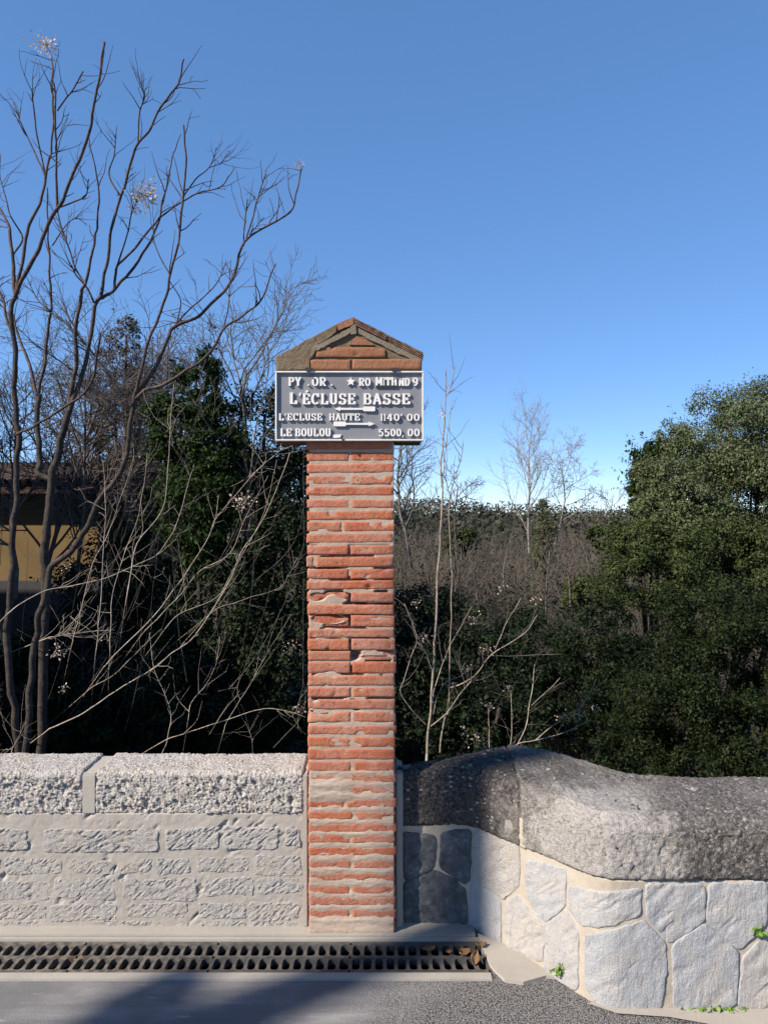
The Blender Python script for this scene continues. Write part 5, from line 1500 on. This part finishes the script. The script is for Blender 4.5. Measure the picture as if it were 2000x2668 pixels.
# ================================================================== grown bare trees
def grow(base, height, seed, spread=0.5, levels=4, r0=0.05, kids=(7, 6, 5, 4), lean=(0, 0), up=0.25, first=0.25, rmin=0.0018):
    r = np.random.default_rng(seed)
    out = [[] for _ in range(levels)]
    def rec(p, d, ln, rad, lev):
        k = 7 if lev < 2 else 5
        pts = [p.copy()]; dirs = []
        for i in range(k):
            d = d + r.normal(size=3) * (.10 + .05 * lev) + np.array([0, 0, up * .25]); d /= np.linalg.norm(d)
            p = p + d * ln / k; pts.append(p.copy()); dirs.append(d.copy())
        out[lev].append((np.array(pts), np.linspace(rad, max(rmin, rad * .4), k + 1)))
        if lev + 1 < levels:
            for c in range(kids[lev]):
                t = first + (1 - first) * (c + r.random()) / kids[lev]
                i = min(k - 1, int(t * k))
                q = pts[i] + (pts[i + 1] - pts[i]) * (t * k - i)
                s = r.normal(size=3); s -= dirs[i] * s.dot(dirs[i]); s /= np.linalg.norm(s)
                nd = dirs[i] * r.uniform(.5, 1) + s * spread * r.uniform(.7, 1.4); nd /= np.linalg.norm(nd)
                rec(q, nd, ln * r.uniform(.38, .62) * (1.1 - .4 * t), max(rmin, rad * .5 * (1.1 - .4 * t)), lev + 1)
    d0 = np.array([lean[0], lean[1], 1.0]); d0 /= np.linalg.norm(d0)
    rec(np.array(base, float), d0, height, r0, 0)
    return out
def grown_tree(name, label, base, height, seed, mat, group, **kw):
    e = empty(name, base); tag(e, label, 'tree', group)
    lv = grow(base, height, seed, **kw)
    link('trunk', tubes(lv[0], 8), mat, e, True)
    link('crown', tubes([l for q in lv[1:] for l in q], 4, False), mat, e)
    return e
GB = 'bare twiggy trees in the background'
def gb(px, py, d): return np.array(P(px, py, d))
grown_tree('bare_tree', 'grey twiggy bare tree behind the left saplings above the ivy', gb(330, 1700, 8.5), 3.3, 11, MT['twig_grey'], GB, spread=.62, r0=.04, kids=(15, 10, 8, 5), levels=4, first=.3, rmin=.0022)
grown_tree('bare_tree', 'fine grey bare tree directly left of the sign', gb(570, 1650, 8.0), 3.0, 12, MT['twig_grey'], GB, spread=.60, r0=.03, kids=(13, 9, 7, 5), levels=4, lean=(.05, 0), first=.3, rmin=.002)
grown_tree('bare_tree', 'dense brown twiggy thicket tree at the left edge above the ochre house', gb(110, 1650, 9.0), 2.9, 13, MT['twig_pink'], GB, spread=.8, r0=.035, kids=(16, 11, 8, 6), levels=4, first=.25, rmin=.0022)
grown_tree('bare_tree', 'brushy bare tree in front of the ochre house wall at the left edge', gb(40, 1560, 7.6), 2.1, 23, MT['twig_grey'], GB, spread=.8, r0=.025, kids=(14, 10, 8, 5), levels=4, first=.2, rmin=.0018)
grown_tree('bare_tree', 'brushy bare tree whose twigs hide the house roof', gb(190, 1560, 8.2), 2.4, 24, MT['twig_pink'], GB, spread=.8, r0=.025, kids=(15, 11, 8, 5), levels=4, first=.2, rmin=.0018)
grown_tree('bare_tree', 'thin leaning bare tree half hidden behind the roof of the pillar', gb(640, 1600, 7.2), 2.45, 14, MT['twig_grey'], GB, spread=.6, r0=.022, kids=(10, 8, 6, 4), levels=4, lean=(.15, 0), first=.3, rmin=.0018)
grown_tree('bare_tree', 'small bare tree showing just right of the pillar below the sign', gb(1070, 1480, 11.0), 1.9, 15, MT['twig_grey'], GB, spread=.6, r0=.03, kids=(10, 8, 6, 5), levels=4, first=.2, rmin=.002)
grown_tree('bare_tree', 'tall pale bare tree standing alone against the sky above the hill', gb(1378, 1440, 17.0), 3.0, 16, MT['twig_pale'], GB, spread=.5, r0=.024, kids=(12, 9, 7, 5), levels=4, first=.12, rmin=.0018)
grown_tree('bare_tree', 'wide drooping bare tree right of the tall pale one on the skyline', gb(1440, 1430, 17.5), 2.1, 17, MT['twig_pale'], GB, spread=1.0, r0=.024, kids=(10, 8, 7, 5), levels=4, lean=(.25, 0), first=.2, rmin=.003)
grown_tree('bare_tree', 'low faint bare tree at the edge of the right-hand evergreens', gb(1590, 1440, 16.0), 1.2, 18, MT['twig_pink'], GB, spread=.8, r0=.02, kids=(9, 7, 5, 4), levels=4, first=.2, rmin=.0026)
grown_tree('bare_tree', 'slender bare tree between the pillar and the tall pale tree', gb(1190, 1460, 13.0), 1.3, 19, MT['twig_grey'], GB, spread=.6, r0=.025, kids=(9, 7, 5, 4), levels=4, first=.2, rmin=.0024)

BUSH = ['grey leafless bush touching the right edge of the pillar below the sign', 'grey leafless bush between the pillar and the two tall thin stems', 'low grey leafless bush just right of the two tall thin stems',
        'grey leafless bush below and left of the lone bare tree on the skyline', 'grey leafless bush in the scrub under the wide drooping bare tree', 'rightmost grey leafless bush where scrub meets the evergreens',
        'nearest grey leafless bush in the middle of the brown scrub', 'low grey leafless bush at the foot of the scrub behind the forked stems']
for k, (px, py, d, h) in enumerate([(1065, 1560, 10.5, 1.15), (1120, 1500, 12, 1.0), (1245, 1520, 11.5, .9), (1310, 1470, 13, .9), (1485, 1520, 11.5, .95), (1545, 1480, 13, .8), (1420, 1560, 10.2, .9), (1190, 1590, 9.6, .9)]):
    grown_tree('bare_bush', BUSH[k], gb(px, py + 60, d), h + .1, 60 + k, MT['twig_pink'], 'leafless bushes in the valley scrub', spread=.6, r0=.014, kids=(9, 7, 5), levels=3, first=.15, rmin=.0022)['category'] = 'bush'

# ================================================================== EVERGREENS
def evergreen(name, label, lobes, n, per, size, mat, base, seed, group, spread=.07, trunk=True, aspect=.5, cat='tree', shell=.5, lump=.28, freq=3.0):
    e = empty(name, base); tag(e, label, cat, group)
    Cc, Nn = clumped(lobes, n, per, seed, spread, shell=shell, lump=lump, freq=freq)
    link('crown', leaves(Cc, size, seed, Nn, aspect), mat, e)
    if trunk:
        ls_ = []
        b = np.array(base, float)
        for i, L in enumerate(lobes):
            c = np.array(L[:3]); m = (b + c) / 2 + np.array([0, 0, -.1])
            ls_.append((smooth_line([b + np.array([.05 * math.cos(i), .05 * math.sin(i), 0]), m, c + np.array([0, 0, L[5] * .5])], 5), None))
        ls_ = [(l, np.linspace(.07, .015, len(l))) for l, _ in ls_]
        link('trunk', tubes(ls_, 6), MT['bark_dark'], e, True)
    return e
def lobe(px, py, d, rpx, rpz=None, ry=None):
    c = P(px, py, d); r = rpx / F * d; rz = (rpz or rpx) / F * d
    return (c.x, c.y, c.z, r, ry or r, rz)
GE = 'evergreen trees behind the right wall'
def eb(px, d): return (XX(px, d), d, float(terrain_z(np.array(XX(px, d)), np.array(d))))
evergreen('evergreen_oak', 'tallest grey-green evergreen oak at the right edge of the picture',
          [lobe(1900, 1150, 10.5, 150, 130), lobe(1800, 1260, 10.3, 130, 150), lobe(1990, 1120, 10.8, 120, 130), lobe(1920, 1330, 10, 170, 150), lobe(1760, 1180, 10.4, 75, 80), lobe(2080, 1300, 10.5, 140, 200), lobe(1960, 1310, 11.4, 130, 170)],
          6000, 24, .038, MT['leaf_oak'], eb(1900, 10.6), 601, GE, .085)
evergreen('evergreen_oak', 'rounded evergreen oak bulging against the sky left of the tallest one',
          [lobe(1740, 1270, 9.6, 90, 95), lobe(1700, 1330, 9.5, 60, 60), lobe(1790, 1350, 9.4, 110, 90)],
          1500, 22, .036, MT['leaf_oak'], eb(1750, 9.6), 602, GE, .075)
evergreen('evergreen_tree', 'bright green tuft of foliage on the left shoulder of the oaks', [lobe(1695, 1215, 10.4, 55, 55), lobe(1665, 1290, 10.3, 30, 40)], 420, 20, .055, MT['leaf_green'], eb(1700, 10.5), 603, GE, .07)
evergreen('evergreen_tree', 'olive-green evergreen in the middle of the right-hand bank below the oaks',
          [lobe(1700, 1480, 8.6, 150, 120), lobe(1880, 1480, 8.4, 150, 130), lobe(1655, 1430, 8.9, 75, 75), lobe(2020, 1500, 8.5, 130, 150)],
          3000, 24, .036, MT['leaf_olive'], eb(1750, 8.7), 604, GE, .08)
evergreen('evergreen_tree', 'dark dense evergreen bush low at the right edge above the wall',
          [lobe(1900, 1750, 6.6, 190, 170), lobe(1760, 1850, 6.4, 150, 150), lobe(2040, 1700, 6.6, 140, 190), lobe(1880, 1960, 6.2, 200, 120), lobe(1860, 1620, 7.0, 140, 110)],
          3600, 24, .030, MT['leaf_low'], eb(1880, 6.7), 605, GE, .065)
evergreen('evergreen_tree', 'grey-green bushy shrub in the centre right behind the arching stems',
          [lobe(1560, 1680, 8.0, 110, 120), lobe(1640, 1800, 7.6, 120, 150), lobe(1500, 1830, 8.0, 90, 100), lobe(1560, 1930, 7.4, 170, 100)],
          1900, 22, .034, MT['leaf_dark'], eb(1560, 8.0), 606, GE, .07)
GI = 'dark evergreens behind the left wall'
evergreen('conifer', 'bright green leafy conifer behind the left saplings',
          [lobe(510, 1010, 7.4, 75, 100), lobe(470, 1130, 7.3, 90, 110), lobe(560, 1200, 7.2, 90, 120), lobe(520, 1330, 7.1, 110, 120)],
          1300, 20, .042, MT['leaf_green'], eb(520, 7.5), 611, GI, .07)
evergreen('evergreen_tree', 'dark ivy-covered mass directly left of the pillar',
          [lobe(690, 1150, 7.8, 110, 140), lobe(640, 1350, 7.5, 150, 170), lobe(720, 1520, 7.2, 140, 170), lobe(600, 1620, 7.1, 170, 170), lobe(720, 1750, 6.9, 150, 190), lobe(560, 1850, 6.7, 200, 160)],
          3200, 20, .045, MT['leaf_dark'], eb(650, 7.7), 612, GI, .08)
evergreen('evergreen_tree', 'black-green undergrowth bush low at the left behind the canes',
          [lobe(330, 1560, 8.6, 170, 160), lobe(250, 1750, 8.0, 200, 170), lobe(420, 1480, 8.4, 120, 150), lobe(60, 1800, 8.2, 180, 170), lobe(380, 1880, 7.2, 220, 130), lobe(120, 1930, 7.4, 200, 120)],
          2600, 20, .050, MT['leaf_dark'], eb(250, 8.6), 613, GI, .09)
evergreen('evergreen_tree', 'grey ivy-wrapped tree between the left saplings and the conifer',
          [lobe(300, 1050, 9.2, 75, 180), lobe(330, 930, 9.2, 45, 110), lobe(260, 1250, 9.2, 100, 120), lobe(420, 1050, 9.4, 90, 140)],
          900, 20, .036, MT['leaf_grey'], eb(310, 9.3), 614, GI, .09, shell=.8)
evergreen('evergreen_tree', 'dark hedge-like row of evergreens far behind the left side of the pillar',
          [lobe(760, 1260, 12.5, 130, 130), lobe(560, 1290, 13, 140, 120), lobe(360, 1300, 13, 140, 120), lobe(880, 1300, 12.5, 110, 90)],
          1500, 20, .06, MT['leaf_dark'], eb(700, 12.8), 620, GI, .1)
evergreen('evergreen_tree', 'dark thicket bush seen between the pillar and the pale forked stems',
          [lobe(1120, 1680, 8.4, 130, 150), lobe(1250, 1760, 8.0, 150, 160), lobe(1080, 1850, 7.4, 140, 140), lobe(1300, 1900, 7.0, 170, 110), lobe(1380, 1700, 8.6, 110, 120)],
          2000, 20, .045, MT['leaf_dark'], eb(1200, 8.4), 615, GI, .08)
evergreen('ivy_column', 'ivy-clad trunk standing upright beneath the pale bare tree on the hill', [lobe(1413, 1335, 16.5, 17, 40), lobe(1418, 1385, 16.5, 24, 50), lobe(1412, 1440, 16.5, 30, 50)], 170, 18, .05, MT['leaf_ivy'], eb(1415, 16.5), 616, 'distant green clumps', .07)
evergreen('evergreen_tree', 'small round green tree far off in the scrub left of centre', [lobe(1205, 1405, 20, 36, 30), lobe(1180, 1420, 20, 25, 25)], 160, 18, .09, MT['leaf_olive'], eb(1205, 20), 617, 'distant green clumps', .10)
evergreen('evergreen_tree', 'dim olive tree where the scrub meets the right-hand evergreens', [lobe(1590, 1400, 14, 60, 40), lobe(1530, 1560, 12, 60, 60)], 420, 18, .07, MT['leaf_olive'], eb(1590, 14), 618, 'distant green clumps', .10)

# ================================================================== SCRUB AND FAR WOODED HILL (uncountable masses)
def scrub(n, seed):
    r = np.random.default_rng(seed)
    out = []
    y = r.uniform(9.5, 26, n); k = r.uniform(-.02, .36, n)
    x = k * y + r.normal(size=n) * .2
    z0 = terrain_z(x, y)
    top = 1.6 - np.interp(y, [9.5, 14, 20, 26], [.165, .085, .045, .022]) * y + (fbm(x * 1.2, y * .6, 91, 3) - .5) * .9
    for i in range(n):
        h = top[i] * r.uniform(.75, 1.05) - z0[i]
        h = max(.5, (top[i] - z0[i]) * r.uniform(.55, 1.05))
        p = np.array([x[i], y[i], z0[i]]); dx, dy = r.normal(size=2) * .16
        m = p + np.array([dx * h * .5, dy * h * .5, h * .55]); t = p + np.array([dx * h * 1.2 + r.normal() * .05, dy * h, h])
        rad = .0028 * y[i] / 12
        out.append((np.array([p, m, t]), np.array([rad * 1.6, rad, rad * .5])))
        for _ in range(2):
            u = r.uniform(.45, .9); b = p + (t - p) * u
            q = b + np.array([r.normal() * .14 * h * .5, r.normal() * .1 * h, abs(r.normal()) * .16 * h])
            out.append((np.array([b, (b + q) / 2 + r.normal(size=3) * .02, q]), np.array([rad * .7, rad * .55, rad * .3])))
    return out
tag(link('scrub', tubes(scrub(7000, 71), 3, False), MT['twig_mix']), 'grey-brown leafless scrub filling the valley beyond the wall', 'scrub', kind='stuff')
def scrub_leaves(n, seed):
    r = np.random.default_rng(seed)
    m = n // 60
    y = r.uniform(9, 30, m); x = r.uniform(-.03, .36, m) * y
    top = 1.6 - np.interp(y, [9, 14, 20, 30], [.17, .09, .05, .018]) * y + r.normal(size=m) * .22
    c = np.stack([x, y, top - r.random(m) * 1.2], -1)
    C = np.repeat(c, 60, 0) + r.normal(size=(m * 60, 3)) * np.repeat(r.uniform(.12, .38, m), 60)[:, None] * np.array([1, 1, .8])
    return C
tag(link('shrubbery', leaves(scrub_leaves(60000, 76), .05, 77, None, .6), MT['leaf_far']), 'dull olive shrub foliage mixed into the leafless scrub of the valley', 'shrubs', kind='stuff')
def hill_leaves(n, seed):
    r = np.random.default_rng(seed)
    y = r.uniform(40, 150, n); x = r.uniform(-.62, .62, n) * y
    cl = fbm(x * .18, y * .18, 95, 3)
    z = terrain_z(x, y) + r.random(n) * (1.2 + 3.6 * cl)
    return np.stack([x, y, z], -1)
tag(link('wooded_hill', leaves(hill_leaves(90000, 72), .42, 73, None, .7), MT['leaf_far']), 'low wooded hill closing the view on the horizon', 'hill', kind='stuff')
def under(n, seed):
    r = np.random.default_rng(seed)
    y = r.uniform(4.2, 14, n); x = r.uniform(-.58, .58, n) * y
    z = terrain_z(x, y) + r.random(n) ** 2 * .5
    return np.stack([x, y, z], -1)
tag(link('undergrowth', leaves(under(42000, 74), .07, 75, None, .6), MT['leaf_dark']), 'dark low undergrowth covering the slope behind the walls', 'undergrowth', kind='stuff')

# ================================================================== OCHRE HOUSE (left, far) and an unseen building added to shade the slope
def house():
    d = 11.5
    e = empty('house', (-6.5, d, -2.5)); tag(e, 'ochre rendered house with a clay tile roof glimpsed behind the left saplings', 'house')
    x1 = XX(258, d); x0 = -12.5
    zt = ZZ(1262, d)
    w = bpy.data.meshes.new('wall')
    link('wall', box_mesh(x0, x1, d, d + 6, -3.2, zt, .01), MT['ochre'], e)
    rm = bpy.data.meshes.new('roof')
    R = [(x0 - .3, d - .35, zt - .06), (x1 + .3, d - .35, zt - .06), (x1 + .3, d + 3, zt + .42), (x0 - .3, d + 3, zt + .42), (x1 + .3, d + 6.3, zt - .06), (x0 - .3, d + 6.3, zt - .06)]
    rm.from_pydata(R, [], [(0, 1, 2, 3), (3, 2, 4, 5)]); rm.update()
    ro = link('roof', rm, MT['roof_tile'], e)
    s = ro.modifiers.new('thick', 'SOLIDIFY'); s.thickness = .09
    # rows of barrel tiles on the slope facing the road, only where the frame sees them
    lines = []
    for i in range(22):
        x = x1 + .25 - i * .19
        lines.append((np.array([(x, d - .38, zt + .0), (x, d + 1.3, zt + .24), (x, d + 3, zt + .48)]), np.array([.075, .075, .075])))
    for l in lines: link('roof_tile', tubes([l], 6), MT['roof_tile'], e, True)
    for px in (-75,):
        f = link('window', box_mesh(XX(px - 38, d), XX(px + 30, d), d - .03, d + .05, ZZ(1470, d), ZZ(1425, d), .004), MT['stucco'], e)
        link('pane', box_mesh(XX(px - 33, d), XX(px + 25, d), d - .04, d - .031, ZZ(1466, d), ZZ(1429, d)), MT['shutter'], f)
    link('wall_shade', box_mesh(x0, x1 + .05, d - .12, d - .002, -3.2, ZZ(1512, d), .01), MT['shutter'], e)  # dark sheet standing for the shade low on the house wall
house()
def shade_building():
    e = empty('shade_building', (-6.6, 6.2, -1)); tag(e, 'unseen building added beyond the left edge to shade the slope', 'house')
    link('wall', box_mesh(-9.5, -5.0, 3.7, 9.2, -2.5, 3.2, .01), MT['stucco'], e)
    link('roof', box_mesh(-9.8, -4.85, 3.55, 9.35, 3.201, 3.34, .01), MT['roof_tile'], e)
    dr = link('door', box_mesh(-7.6, -6.7, 3.64, 3.72, -.35, 1.75, .004), MT['shutter'], e)
shade_building()

# ================================================================== unseen shadow caster, shaped as a pollarded tree to shade drain and wall
def shadow_caster():
    L = 9.0
    bx, by = 0.0 + SUN_H.x * L, 2.645 + SUN_H.y * L
    e = empty('shadow_caster', (bx, by, 0)); tag(e, 'unseen shadow caster shaped as a pollarded tree, shading the drain and wall foot', 'tree')
    hgt = 8.3
    ox, oy = -SUN_H.y * 0.02, SUN_H.x * 0.02
    pts = smooth_line([(bx, by, -.1), (bx + .03, by, 2), (bx - .02, by + .02, 4.5), (bx, by, 6.2), (bx, by, hgt)], 6)
    link('trunk', tubes([(pts, np.interp(pts[:, 2], [0, 1, 5, 6.4, hgt], [.30, .21, .16, .115, .10]))], 12), MT['twig_grey'], e, True)
    for i in range(16):                                            # knuckles added to widen the shadow below the single leader
        a = i * 2.4; z = 5.2 + .072 * i
        b = np.array([bx, by, z - .1]); q = .14 + .14 * ((i * 7) % 5) / 5
        link('branch', tubes([(np.array([b, b + np.array([math.cos(a) * q, math.sin(a) * q, .10]), b + np.array([math.cos(a) * q * 1.25, math.sin(a) * q * 1.25, .24])]), np.array([.12, .13, .08]))], 8), MT['twig_grey'], e, True)
shadow_caster()
